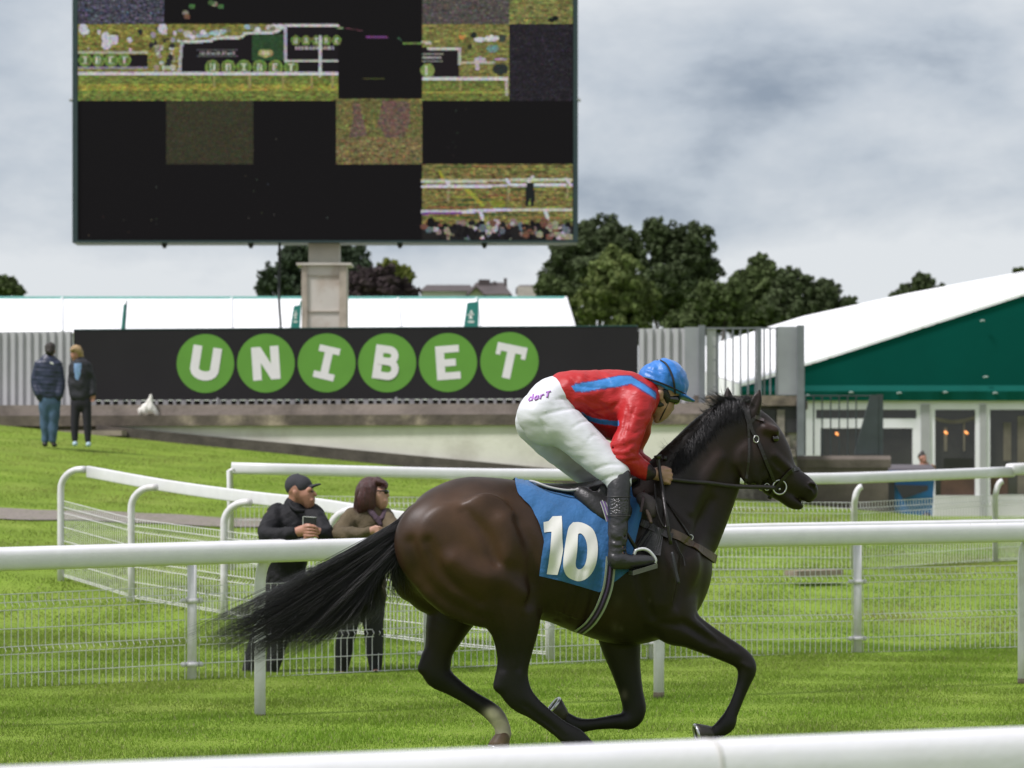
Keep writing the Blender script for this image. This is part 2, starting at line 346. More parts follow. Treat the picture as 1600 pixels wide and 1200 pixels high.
# --- far running rail (behind the horse)
def srr(px): return 242.5 - .0215*px if px < 1600 else 242.5 - .0215*px
th = thing('running_rail', 'white running rail on curved posts directly behind the galloping horse', 'rail', gpt(405, F/srr(405)))
def rtop(px): return np.interp(px, [-400, 0, 480, 1135, 1600, 2100], [870, 857.2, 843.2, 824, 816.3, 808])
pth = [P(q, rtop(q), F/srr(q)) - [0, 0, .073] for q in np.linspace(-500, 2200, 28)]
rail_profile_path(pth, 'rail', th, .146, .12)
for q in (1515, 1557):
    c = P(q, rtop(q), F/srr(q)) - [0, 0, .073]; rail_profile_path([c-[.0035, 0, 0], c+[.0035, 0, 0]], 'rail_joint', th, .150, .124, MATS['joint'])
for q, by in ((-230, 1165), (405, 1125), (1030, 1090), (1600, 1068), (2110, 1045)):
    d = F/srr(q); c = P(q, by, d); zt = CAMH + (HY-rtop(q))/F*d; b = MB(); c[1] += .06
    path_ = [c-[0, 0, .12], c+[0, 0, .3], np.array([c[0], c[1], zt-.30])] + [np.array([c[0] + .075*(1-math.cos(a)), c[1]-.05*(1-math.cos(a)), zt-.30+.19*math.sin(a)]) for a in np.linspace(.2, 1.5, 6)]
    b.tube(path_, .038, 12); po = b.build('post', white_post, th, True)
    mat('mud', (.16, .14, .09), .9, .3, 30)
    b = MB(); b.tube([c-[0, 0, .02], c+[0, 0, .035]], .0395, 12); b.build('soil_stain', MATS['mud'], po, True)
# --- crowd fence with folded mesh
def scf(px): return 205 - 33*px/1600
th = thing('crowd_fence', 'white mesh crowd fence the two spectators lean on, behind the running rail', 'fence', gpt(800, F/scf(800)))
def ctop(px): return np.interp(px, [-400, 0, 450, 1150, 1600, 2100], [866, 855, 842.3, 818, 811, 804])
pth = [P(q, ctop(q), F/scf(q)) - [0, 0, .065] for q in np.linspace(-500, 2200, 28)]
rail_profile_path(pth, 'rail', th, .13, .1)
cps = [(-70, 1092), (300, 1070), (669, 1051), (1020, 1034), (1340, 1026), (1655, 1014)]
prev = None
for q, by in cps:
    d = F/scf(q); c = P(q, by, d); zt = CAMH + (HY-ctop(q))/F*d; b = MB()
    b.tube([c-[0, 0, .1], np.array([c[0], c[1], zt-.1])], .038, 12); po = b.build('post', white_post, th, True)
    tv = P(q+50, by, F/scf(q+50)) - c; tv[2] = 0; tv /= np.linalg.norm(tv)
    for hz in (.16, .66): collar(c + [0, -.0, hz], .038, tv, po)
    if prev is not None:
        a = prev + tv*.06; e_ = c - tv*.06; wire_panel(a, e_, prev[2]+.005, c[2]+.005, th, H=.775)
    prev = c
# --- diagonal fence running away to the left
th = thing('rail_fence', 'white rail fence with arched posts running off diagonally to the left', 'fence', gpt(205, 31.8))
dps = [(95, 905, 150, 729), (205, 939, 157, 757), (350, 964, 164, 780), (515, 990, 171, 792), (690, 1012, 178, 806), (859, 1029, 184, 818)]
bases = [P(q, by, F/s_) for q, by, s_, ty in dps]
rp = [P(138, 737, F/150.5), P(260, 759, F/157), P(390, 777, F/163.5), P(500, 789, F/168.5), P(620, 808, F/174.5), P(760, 823, F/180), P(900, 836, F/185.5)]
rail_profile_path(crom(rp, 4), 'rail', th, .12, .05, ex=.25)
b = MB(); cp = crom(rp, 4); b.tube(cp + np.array([.03, -.04, .035]), .02, 6); b.build('rail_lip', white_pl, th, True)
for i, (q, by, s_, ty) in enumerate(dps):
    c = bases[i]; top = P(q, ty, F/s_)[2]; rr = .21 if i < 4 else .12; w = .24 if i < 4 else .1
    t_ = bases[min(i+1, 5)] - bases[max(i-1, 0)]; t_[2] = 0; t_ /= np.linalg.norm(t_); nrm = np.array([-t_[1], t_[0], 0]) ; nrm = np.array([.92, -.38, 0])
    path_ = [c-[0, 0, .12], c+[0, 0, .4], np.array([c[0], c[1], top-rr-.03])] + [np.array([c[0], c[1], top-rr-.03]) + nrm*w*(1-math.cos(a)) + np.array([0, 0, rr*math.sin(a)]) for a in np.linspace(.2, math.pi/2, 8)]
    path_.append(path_[-1] + nrm*.05)
    b = MB(); b.tube(path_, .036, 12); po = b.build('post', white_post, th, True)
    if i: wire_panel(bases[i-1]+nrm*.04, bases[i]+nrm*.04, bases[i-1][2]+.02, bases[i][2]+.02, th, H=.8, step=.05, rw=.0036, fold=-.035)
# --- far rail
th = thing('rail_fence', 'white rail fence farther back, its rail crossing behind the jockey and horse head', 'fence', gpt(1030, 36))
fps = [(362, 890, 143), (700, 893, 141), (1030, 896, 139), (1335, 897, 137), (1555, 880, 131), (1730, 872, 124)]
rq = [(362, 723), (700, 731.5), (900, 733.5), (1100, 737.5), (1265, 739.5), (1400, 736), (1582, 728.5)]
def sfar(q): return np.interp(q, [f[0] for f in fps], [f[2] for f in fps])
rail_profile_path(crom([P(q, y+8.5, F/sfar(q)) for q, y in rq], 4), 'rail', th, .128, .1)
rail_profile_path(crom([P(q, y+9, F/sfar(q)) for q, y in [(1578, 724.5), (1640, 722), (1760, 716)]], 3), 'rail_sleeve', th, .145, .13)
prev = None
for i, (q, by, s_) in enumerate(fps):
    c = P(q, by, F/s_); zt = CAMH + (HY-np.interp(q, [a for a, _ in rq], [y for _, y in rq])-10)/F*(F/s_); b = MB()
    if i == 0: b.tube([c-[0, 0, .1], np.array([c[0]-.02, c[1], zt-.02]), np.array([c[0]+.04, c[1]-.02, zt+.0])], .036, 12)
    else: b.tube([c-[0, 0, .1], np.array([c[0], c[1], zt-.28])] + [np.array([c[0]+.09*(1-math.cos(a)), c[1]-.04, zt-.28+.19*math.sin(a)]) for a in np.linspace(.2, 1.5, 6)], .036, 12)
    b.build('post', white_post, th, True)
    if prev is not None: wire_panel(prev, c, prev[2]+.02, c[2]+.02, th, H=.8, step=.05, rw=.0036)
    prev = c
# slab lying on the grass
b = MB(); c = P(1245, 896, 34.2); c2 = P(1318, 894, 34.4); b.prism(c, c2, (c[2]-.03, c2[2]-.03), (c[2]+.025, c2[2]+.025), .3)
tag(b.build('concrete_slab', mat('slab', (.27, .225, .17), .9, .2, 8, .3), loc=c), 'small brownish slab lying flat on the grass behind the mesh fence', 'slab')
# ============================================================ terrace, wall, billboard
def dl(px): return 63.0 - 1.8*px/1000
conc = mat('terrace_concrete', (.30, .255, .22), .9, .2, 1.6, .4, 14, dark=(.10, .085, .07), dscale=1.1, damt=.7)
concd = mat('ledge_stone', (.12, .098, .078), .92, .35, 2.5, .7, 9, dark=(.36, .30, .22), dscale=1.3, damt=.7)
cream = mat('cream_render', (.74, .73, .63), .9, .07, 1.5, .25, 10, dark=(.40, .38, .31), dscale=1.0, damt=.5)
def strip(name, pxa, pxb, off, z0, z1, th_, m, parent=None, n=1):
    b = MB()
    for i in range(n):
        a = pxa + (pxb-pxa)*i/n; c = pxa + (pxb-pxa)*(i+1)/n
        pa = [PV(a, dl(a)+off), dl(a)+off]; pb = [PV(c, dl(c)+off), dl(c)+off]
        b.prism(pa, pb, z0, z1, th_)
    return b.build(name, m, parent)
th = thing('retaining_wall', 'long cream rendered retaining wall below the betting billboard', 'wall', P(600, 720, dl(600)-2))
strip('wall_face', 165, 1092, -2.0, .3, 2.55, .3, cream, th)
strip('wall_face', -900, 165, -2.0, .3, 2.55, .3, concd, th)
strip('coping', -900, 1100, -2.06, 2.55, 2.75, .45, concd, th)
def kerb():
    b = MB(); qs = np.linspace(150, 1092, 24)
    for a, c in zip(qs[:-1], qs[1:]):
        pa = np.array([PV(a, dl(a)-2.2), dl(a)-2.2]); pb = np.array([PV(c, dl(c)-2.2), dl(c)-2.2])
        za, zb = float(zg(*pa)), float(zg(*pb)); b.prism(pa, pb, (za-.3, zb-.3), (za+.19+.1*max(0,(a-300)/800), zb+.19+.1*max(0,(c-300)/800)), .2)
    return b.build('plinth', mat('plinth_dark', (.085, .072, .06), .9, .3, 4, .6, 20), th)
kerb()
strip('step', 30, 190, -2.6, 2.36, 2.46, .4, mat('step_stone', (.30, .25, .20), .9, .2, 4, .4), th)
b = MB(); a = [PV(-900, dl(-900)-1.6), dl(-900)-1.6]; c = [PV(1120, dl(1120)-1.6), dl(1120)-1.6]; b.prism(a, c, .3, 2.96, 9)
tag(b.build('terrace', conc), kind='structure')
# billboard
bz0, bz1 = 3.09, 4.465
A0 = np.array([PV(115, dl(115)), dl(115), 0]); A1 = np.array([PV(996, dl(996)), dl(996), 0]); tb = (A1-A0)/np.linalg.norm(A1-A0); nb = np.array([tb[1], -tb[0], 0])
board = mat('board_black', (.014, .0132, .0145), .65, .12, .8, .0, spec=.22)
th = thing('billboard', 'long black billboard with six green discs lettered UNIBET on the terrace', 'billboard', (A0+A1)/2*[1, 1, 0]+[0, 0, 2.96])
bb = MB(); bb.prism(A0, A1, bz0, bz1, .08); bb.build('board', board, th)
bb = MB()
for q in np.linspace(.02, .98, 60):
    c = A0 + (A1-A0)*q; w = .03 + .02*(int(q*997) % 3 == 0); bb.prism(c - tb*w, c + tb*w, 2.955, 3.09, .03)
bb.prism(A0, A1, 2.955, 2.985, .028); bb.build('base_rack', mat('rack', (.23, .23, .235), .6, .2, 5), th)
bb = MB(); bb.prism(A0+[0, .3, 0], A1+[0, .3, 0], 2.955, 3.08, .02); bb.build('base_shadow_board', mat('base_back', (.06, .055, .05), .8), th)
for q in (.262, .58):
    bb = MB(); c = A0 + (A1-A0)*q; bb.tube([c + nb*.1 + [0, 0, 2.96], c + nb*.06 + [0, 0, 3.12]], .03, 8); bb.tube([c + nb*.3 + [0, 0, 2.975], c + [0, 0, 2.975]], .025, 6); bb.build('foot', MATS['rack'], th)
bb = MB(); bb.prism(A0+[0, -.01, 0], A1+[0, -.01, 0], bz1, bz1+.02, .1); bb.build('top_trim', mat('teal_trim', (.02, .07, .07), .5), th)
def thick(pts, w):                          # stroke outline as quads
    o = []
    for p, q in zip(pts[:-1], pts[1:]):
        p = np.array(p, float); q = np.array(q, float); t = (q-p)/np.linalg.norm(q-p); n = np.array([-t[1], t[0]])*w/2; o.append([p+n, p-n, q-n, q+n])
    return o
def letter_polys(ch):
    # unit cell: x -.5..., y -.5...; strokes as polygons (a bold rounded slab face)
    w = .27
    if ch == 'U':
        p = [(-.31, .5)] + [(-.31, -.12)] + [(-.31*math.cos(a), -.17-.20*math.sin(a)) for a in np.linspace(.15, math.pi-.15, 9)] + [(.31, -.12), (.31, .5)]
        return stroke_poly(p, w)
    if ch == 'N': return [[(-.43, -.5), (-.16, -.5), (-.16, .5), (-.43, .5)], [(.16, -.5), (.43, -.5), (.43, .5), (.16, .5)], [(-.43, .5), (-.14, .5), (.43, -.5), (.14, -.5)]]
    if ch == 'I': return [[(-.125, -.5), (.125, -.5), (.125, .5), (-.125, .5)], [(-.33, .30), (.33, .30), (.33, .5), (-.33, .5)], [(-.33, -.5), (.33, -.5), (.33, -.30), (-.33, -.30)]]
    if ch == 'E': return [[(-.36, -.5), (-.10, -.5), (-.10, .5), (-.36, .5)], [(-.36, .29), (.36, .29), (.36, .5), (-.36, .5)], [(-.36, -.5), (.36, -.5), (.36, -.29), (-.36, -.29)], [(-.36, -.11), (.24, -.11), (.24, .10), (-.36, .10)]]
    if ch == 'T': return [[(-.125, -.5), (.125, -.5), (.125, .5), (-.125, .5)], [(-.46, .27), (.46, .27), (.46, .5), (-.46, .5)], [(-.46, .14), (-.32, .14), (-.32, .5), (-.46, .5)], [(.32, .14), (.46, .14), (.46, .5), (.32, .5)]]
    if ch == 'B':
        up = [(-.3, .39), (.02, .39)] + [(.02+.19*math.sin(a), .215+.175*math.cos(a)) for a in np.linspace(.2, math.pi-.2, 8)] + [(.02, .04), (-.3, .04)]
        dn = [(-.3, .04), (.06, .04)] + [(.06+.21*math.sin(a), -.175+.215*math.cos(a)) for a in np.linspace(.2, math.pi-.2, 8)] + [(.06, -.39), (-.3, -.39)]
        return [[(-.40, -.5), (-.15, -.5), (-.15, .5), (-.40, .5)]] + stroke_poly(up, .22) + stroke_poly(dn, .22)
def stroke_poly(p, w):
    p = np.array(p, float); t = np.gradient(p, axis=0); t /= np.linalg.norm(t, axis=1)[:, None]; n = np.stack([-t[:, 1], t[:, 0]], 1)*w/2
    return [[p[i]+n[i], p[i]-n[i], p[i+1]-n[i+1], p[i+1]+n[i+1]] for i in range(len(p)-1)]
green = mat('disc_green', (.105, .30, .028), .5, .05, 2)
letw = mat('letter_white', (.74, .74, .72), .5, .04, 3)
for ch, cx, cy, rot, sc in (('U', 321, 568, -9, 1), ('N', 415.5, 567.5, 4, .98), ('I', 510.5, 567, -13, .98), ('B', 605, 567, -8, 1), ('E', 700, 566.5, 4, 1), ('T', 796, 565, -12, 1)):
    k = (cx-115)/(996-115); c = A0 + (A1-A0)*k
    c = A0 + tb*((PV(cx, dl(cx))-A0[0])/tb[0]); zz = CAMH + (HY-cy)/F*dl(cx)
    rad = 46/F*dl(cx); c = np.array([c[0], c[1], zz]); pf = []
    g = MB(); g.extr([(rad*math.cos(a), rad*math.sin(a)) for a in np.linspace(0, 2*math.pi, 49)[:-1]], c+nb*.004, tb, (0, 0, 1), -nb*.003)
    disc = g.build('letter_disc', green, th)
    hgt = 53/F*dl(cx)*sc; ca, sa = math.cos(R(rot)), math.sin(R(rot)); g = MB()
    for i, po in enumerate(letter_polys(ch)):
        q = [((x*.98*ca - y*sa)*hgt, (x*.98*sa + y*ca)*hgt) for x, y in po]
        g.extr(q, c+nb*(.0075+.0005*i), tb, (0, 0, 1), -nb*.003)
    g.build('letter', letw, disc)
# white plastic sack
def sack():
    f = Field((-.45, -.3, -.05), (.45, .3, .45), .02)
    f.chain([(-.22, 0, .06, .07, .12), (-.05, 0, .09, .10, .14), (.12, 0, .10, .09, .14), (.27, .02, .02, .04, .1)], .05)
    f.chain([(-.05, 0, .1, .1, .12), (.06, 0, .22, .07, .08), (.10, 0, .33, .03, .03)], .06)
    f.wave(lambda X, Y, Z: .012*np.sin(X*34+Z*21)*np.cos(Z*30-X*9+Y*14))
    V, Q = f.net(); V = V*[.66, .8, 1.2]; o = P(231, 647, dl(231)-1.75); o[2] = 2.755
    tag(mesh('plastic_sack', V + o, Q, mat('sack', (.72, .70, .64), .6, .08, 10, .4, 30), None, True, o), 'crumpled white sack lying on the terrace ledge under the billboard', 'sack')
sack()
# corrugated fences either side
def corr(name, label, pxa, pxb, z0, z1, m, off=0, pitch=.16, depth=.06, group=None):
    b = MB(); a = np.array([PV(pxa, dl(pxa)+off), dl(pxa)+off]); c = np.array([PV(pxb, dl(pxb)+off), dl(pxb)+off]); Ln = np.linalg.norm(c-a); t = (c-a)/Ln; n = np.array([t[1], -t[0]])
    pr = []; x = 0
    while x < Ln:
        pr += [(x, 0), (x+pitch*.18, depth), (x+pitch*.62, depth), (x+pitch*.8, 0)]; x += pitch
    q = [a + t*u + n*w for u, w in pr]
    for i in range(len(q)-1): b.quad((*q[i], z0), (*q[i+1], z0), (*q[i+1], z1), (*q[i], z1))
    th = thing(name, label, 'fence', (a[0], a[1], z0)); b.build('sheet', m, th)
    b = MB(); b.prism(a - n*.03, c - n*.03, z0, z1-.02, .02); b.build('backing', m, th)
    b = MB(); b.prism(a + n*(-.03), c + n*(-.03), z1-.12, z1-.06, .025); b.build('back_rail', MATS['galv_dark'], th)
    return th
mat('galv_dark', (.20, .215, .235), .5, .15, 3, metal=.3)
galv = mat('galv_sheet', (.50, .505, .52), .5, .07, 1.5, metal=.15, dark=(.36, .36, .37), dscale=2, damt=.4)
corr('corrugated_fence', 'long pale grey corrugated metal fence left of the black billboard', -600, 113, 2.97, 4.44, galv, .05)
corr('corrugated_fence', 'short pale grey corrugated fence panel right of the black billboard', 998, 1070, 2.97, 4.42, galv, .05, .165, .07)
# gate posts and palisade to the right
def zpx(py, d): return CAMH + (HY-py)/F*d
DR = 61.0
gd = MATS['galv_dark']; gm = mat('galv_mid', (.33, .345, .365), .5, .1, 2, metal=.2)
th = thing('palisade_fence', 'grey upright-bar fence and gate posts between billboard and green marquee', 'fence', P(1160, 617, DR))
def upr(x0, x1, y0, y1, d, m, name, thk=.08, parent=None):
    b = MB(); b.prism([PV(x0, d), d], [PV(x1, d), d], zpx(y1, d), zpx(y0, d), thk); return b.build(name, m, parent or th)
upr(1070, 1092, 511, 628, DR, gm, 'gate_plate'); upr(1092, 1102, 508, 632, DR-.06, gd, 'post', .12)
for x in (1104, 1111.5): upr(x, x+7.5, 513, 618, DR+.05, galv, 'panel', .03)
upr(1118.5, 1123, 520, 618, DR+.05, gd, 'post', .05)
bars = MB()
for x in np.arange(1133.5, 1181, 11.8): bars.tube([P(x, 512+3, DR)-[0, 0, 0], P(x, 617, DR)], .018, 6)
for x in np.arange(1194, 1214, 9.5): bars.tube([P(x, 512, DR), P(x, 617, DR)], .018, 6)
bars.build('bars', gd, th)
b = MB(); b.prism([PV(1100, DR), DR], [PV(1216, DR), DR], zpx(514, DR), zpx(511.5, DR), .04); b.build('top_rail', gd, th)
b = MB()
for y in np.arange(541, 612, 21): b = MB(); b.tube([P(1114, y, DR-.06), P(1122, y+1.5, DR-.06)], .01, 5); b.build('hook', gd, th)

upr(1183, 1190, 511, 619, DR-.05, gd, 'post', .1)
upr(1215, 1247, 510, 617, DR, gm, 'gate_plate', .06); upr(1246, 1257, 508, 712, DR-.2, gd, 'post', .14)
# masonry pier
stone = mat('pier_stone', (.13, .115, .10), .9, .4, 2.2, .9, 7, dark=(.36, .33, .28), dscale=2.0, damt=.8)
th = thing('stone_pier', 'dark weathered stone pier behind the horse ears, under the bar fence', 'pier', P(1170, 700, DR))
b = MB(); b.prism([PV(1088, DR+.1), DR+.1], [PV(1245, DR+.1), DR+.1], .3, zpx(632, DR), 3.2); b.build('wall', stone, th)
b = MB(); b.prism([PV(1084, DR-.05), DR-.05], [PV(1245.5, DR-.05), DR-.05], zpx(634, DR), zpx(618, DR), 3.5); b.build('coping', concd, th)
blk = mat('panel_black', (.035, .034, .036), .6, .2, 3)
for x0, x1, y0, y1 in ((1190, 1212, 640, 668), (1217, 1246, 634, 676), (1150, 1172, 646, 690)):
    b = MB(); b.prism([PV(x0, DR+.04), DR+.04], [PV(x1, DR+.04), DR+.04], zpx(y1, DR), zpx(y0, DR), .055); b.build('dark_panel', blk, th)
sg = mat('pier_block', (.24, .215, .18), .9, .3, 5, .6, 18)
for x0, x1, y0, y1 in ((1196, 1234, 683, 700), (1172, 1192, 672, 688), (1200, 1243, 702, 714), (1214, 1226, 640, 682)):
    b = MB(); b.prism([PV(x0, DR+.02), DR+.02], [PV(x1, DR+.02), DR+.02], zpx(y1, DR), zpx(y0, DR), .07); b.build('block', sg, th)
# low wall with coping, fence and fin
DW = 62.0
th = thing('low_wall', 'low brown concrete wall with rounded coping right of the horse nose', 'wall', P(1300, 800, DW))
lw = mat('low_wall_concrete', (.155, .13, .108), .9, .25, 1.8, .5, 12, dark=(.07, .06, .05), dscale=1.4, damt=.7)
b = MB(); b.prism([PV(1180, DW), DW], [PV(1388, DW), DW], .2, zpx(730, DW), .5); b.build('wall', lw, th)
b = MB(); z0, z1 = zpx(731, DW), zpx(712, DW); b.extr([(-.36, 0), (.30, 0), (.30, .16), (.22, z1-z0), (-.26, z1-z0), (-.36, .16)], [PV(1180, DW), DW+.28, z0], (0, -1, 0), (0, 0, 1), (PV(1392, DW)-PV(1180, DW), 0, 0)); b.build('coping', lw, th)
fin = mat('fin_green_grey', (.042, .055, .058), .6, .15, 4)
th = thing('bar_fence', 'thin dark bar fence with a tall tapering fin post on the low wall', 'fence', P(1320, 712, DW+.3)); D2 = DW+.3
b = MB()
for x in np.arange(1258, 1345, 13.3): b.tube([P(x, 618, D2), P(x, 711, D2)], .014, 6)
b.tube([P(1257, 618.5, D2), P(1378, 618.5, D2)], .014, 6); b.build('bars', fin, th)
b = MB(); fp = [(1360, 617), (1372, 617), (1372, 710), (1334, 710)]; o = P(0, 0, D2); b.extr([(PV(x, D2), zpx(y, D2)) for x, y in fp], (0, D2-.05, 0), (1, 0, 0), (0, 0, 1), (0, .1, 0)); b.build('fin', fin, th)
upr(1371.5, 1380, 616, 711, D2-.04, fin, 'post', .13)
# ============================================================ right marquee
DM = 75.0
tentw = mat('tent_white', (.86, .87, .87), .5, .03, 1.0, trans=.0)
tgreen = mat('tent_green', (.0, .078, .060), .8, .10, .5, .25, 1.2, spec=.08)
frame = mat('frame_white', (.92, .91, .95), .4, .04, 3)
seam_pale = mat('eyelet_pale', (.45, .55, .52), .6)
frameg = mat('frame_grey', (.42, .42, .43), .4, .05, 3)
glass = mat('dark_glass', (.030, .030, .024), .06, .5, .8, spec=.6)
th = thing('marquee', 'white roofed marquee with dark green gable and glazed front on the right', 'marquee', P(1400, 810, DM))
def ray(px, py): return lambda d: P(px, py, d)
b = MB()
E0 = P(1158, 600, DM); E1 = P(1600, 457, DM); sl_ = (E1[2]-E0[2])/(E1[0]-E0[0]); ridx = E0[0]+9.5; apex = np.array([ridx, DM, E0[2]+sl_*9.5]); E2 = np.array([ridx+9.5, DM, E0[2]])
B0 = P(1040, 560, 95); B1 = P(1255, 500, 95); sl2 = .235; Bapex = np.array([B0[0]+10.2, 95, P(1600, 424, 95)[2] + ((B0[0]+10.2)-P(1600, 424, 95)[0])*.23]); B2 = np.array([B0[0]+20, 95, B0[2]])
eth = np.array([0, 0, -.06])
Bm = P(1255, 494, 95); Bn = P(1420, 458, 95); Bo = P(1600, 424, 95)
fr = [E0, E0+(apex-E0)*.3, E0+(apex-E0)*.52, E1, apex]; bk = [B0, Bm, Bn, Bo, Bapex]
for i in range(4):
    b.quad(fr[i], fr[i+1], bk[i+1], bk[i]); b.quad(fr[i]+eth, bk[i]+eth, bk[i+1]+eth, fr[i+1]+eth); b.quad(fr[i]+eth, fr[i+1]+eth, fr[i+1], fr[i])
b.quad(apex, E2, B2, Bapex)
b.build('roof', tentw, th)
b = MB(); zb = zpx(622, DM); b.extr([(E0[0], zb-E0[2]+E0[2]), (E2[0], zb), (E2[0], E2[2]-.07), (ridx, apex[2]-.07), (E0[0], E0[2]-.07)], (0, DM+.05, 0), (1, 0, 0), (0, 0, 1), (0, .04, 0)); b.build('gable', tgreen, th)
b = MB()
xs = np.linspace(E0[0], E2[0], 120); 
for i in range(119):
    f0 = .03*math.sin(i*1.3)+.02*math.sin(i*.47); f1 = .03*math.sin((i+1)*1.3)+.02*math.sin((i+1)*.47)
    b.quad((xs[i], DM-.02+f0*.5, zb-.06), (xs[i+1], DM-.02+f1*.5, zb-.06), (xs[i+1], DM-.07, zb+.16), (xs[i], DM-.07, zb+.16)); b.quad((xs[i], DM-.07, zb+.16), (xs[i+1], DM-.07, zb+.16), (xs[i+1], DM+.04, zb+.3), (xs[i], DM+.04, zb+.3))
b.build('valance', mat('tent_green_light', (.001, .092, .072), .7, .1, 1, spec=.12), th, True)
for tx_, ty_ in ((1262, 617), (1330, 612), (1405, 613), (1477, 612), (1555, 613), (1535, 500), (1540, 588)):
    b = MB(); c = P(tx_, ty_, DM-.09); b.tube([c-[.05, 0, .03], c+[0, 0, .0], c+[.05, 0, -.02]], .018, 5); b.build('eyelet', seam_pale, th)
b = MB(); q0 = E0 + [-.01, .02, -.02]; q1 = B0 + [0, 0, -.02]; b.prism(q1, q0, .4, (q1[2], q0[2]), .03); b.build('side_wall', tentw, th)
def fr_(x0, x1, y0, y1, m, dd=0, name='frame_bar', thk=.07, parent=None):
    d = DM+.12+dd; b = MB(); b.prism([PV(x0, d), d], [PV(x1, d), d], zpx(y1, d), zpx(y0, d), thk); return b.build(name, m, parent or th)
fr_(1262, 1700, 621, 640, frame, 0); fr_(1258, 1275, 640, 815, frame); fr_(1432, 1439, 640, 815, frame); fr_(1453, 1461, 640, 815, frame, .01)
fr_(1439, 1453, 632, 818, frameg, -.03, 'column'); fr_(1524, 1531, 640, 815, frame); fr_(1541, 1547, 640, 815, frame, .01); fr_(1531, 1541, 632, 818, frameg, -.03, 'column')
fr_(1275, 1432, 654, 669, frame, .005); fr_(1275, 1282, 669, 800, frame, .008); fr_(1426, 1432, 669, 800, frame, .008)
fr_(1625, 1640, 632, 818, frameg, -.03, 'column')
g = fr_(1262, 1700, 640, 815, glass, .1, 'glazing', .02)
fr_(1460, 1535, 774, 818, mat('skirt_white', (.62, .61, .60), .6, .08, 2), -.02, 'skirting'); fr_(1547, 1700, 774, 818, MATS['skirt_white'], -.02, 'skirting')
# interior hints standing behind the glass line, seen as furniture against the pane
inn = mat('inside_wood', (.085, .045, .03), .6, .3, 3); inw = mat('inside_cloth', (.16, .14, .11), .7, .3, 2)
for x0, x1, y0, y1, m in ((1470, 1524, 738, 775, inn), (1547, 1575, 738, 775, inn), (1475, 1520, 716, 733, mat('inside_dark', (.012, .012, .01), .5)), (1568, 1580, 660, 720, inw), (1590, 1620, 650, 790, inw), (1475, 1480, 668, 705, inw), (1505, 1508, 655, 705, inw)):
    fr_(x0, x1, y0, y1, m, .085, 'interior_fitting', .01)
b = MB(); d = DM+.19
for i in range(14):
    x0 = 1455+5*i; y0 = 652+7*math.sin(math.pi*i/14); y1 = 652+7*math.sin(math.pi*(i+1)/14); b.quad(P(x0, y0+3, d), P(x0+5, y1+3, d), P(x0+5, y1-3, d), P(x0, y0-3, d))
b.build('draped_lining', inw, th)
def lampm():
    m = bpy.data.materials.new('warm_bulb'); m.use_nodes = True; n = m.node_tree.nodes['Principled BSDF']; n.inputs['Emission Color'].default_value = (1, .36, .10, 1); n.inputs['Emission Strength'].default_value = 1.1; n.inputs['Base Color'].default_value = (.5, .2, .08, 1); return m
lm = lampm()
for x, y in ((1308, 678), (1478, 676), (1510, 676)):
    f = MB(); f.tube([P(x-2.5, y-2, d-.06), P(x, y, d-.06), P(x+2.5, y+2, d-.06)], [.02, .034, .02], 8); f.build('wall_lamp', lm, th, True)
# ============================================================ wheelie bin
th = thing('wheelie_bin', 'blue wheeled rubbish bin with dark lid beside the low wall', 'bin', P(1420, 810, 66))
DB = 66.0
bl = mat('bin_blue', (.02, .16, .44), .45, .1, 3); bk_ = mat('bin_black', (.018, .018, .02), .5)
b = MB(); zb0, zb1 = zpx(812, DB), zpx(737, DB)
b.add([(PV(1393, DB), DB, zb0), (PV(1456, DB), DB, zb0), (PV(1456, DB), DB+.9, zb0), (PV(1393, DB), DB+.9, zb0), (PV(1387, DB), DB-.06, zb1), (PV(1460, DB), DB-.06, zb1), (PV(1460, DB), DB+1, zb1), (PV(1387, DB), DB+1, zb1)], [(0,3,2,1),(4,5,6,7),(0,1,5,4),(1,2,6,5),(2,3,7,6),(3,0,4,7)]); b.build('tub', bl, th)
b = MB(); b.prism([PV(1385, DB-.08), DB-.08], [PV(1398, DB-.08), DB-.08], zb0+.1, zb1, .05); b.build('side_panel', bk_, th)
b = MB(); w0, w1 = PV(1384, DB), PV(1460, DB); b.extr([(-.12, 0), (1.02, 0), (1.0, .06), (.5, .15), (-.1, .06)], (w0, DB, zb1), (0, 1, 0), (0, 0, 1), (w1-w0, 0, 0)); b.build('lid', mat('bin_lid', (.10, .085, .095), .5, .1, 4), th)
b = MB(); b.prism([PV(1385, DB-.15), DB-.15], [PV(1461, DB-.15), DB-.15], zb1-.05, zb1+.02, .12); b.build('rim', bl, th)
b = MB(); b.extr([(0, 0), (1, -.02), (1, -.12), (.25, -.3)], P(1398, 757, DB-.12), (PV(1450, DB)-PV(1398, DB), 0, 0), (0, 0, 1), (0, .02, 0)); b.build('label_panel', mat('bin_label', (.03, .03, .035), .5), th)
for x in (1402, 1448):
    b = MB(); b.tube([P(x, 814, DB-.03)-[0, 0, -.08], P(x, 814, DB+.06)-[0, 0, -.08]], .1, 14); b.build('wheel', bk_, th, True)
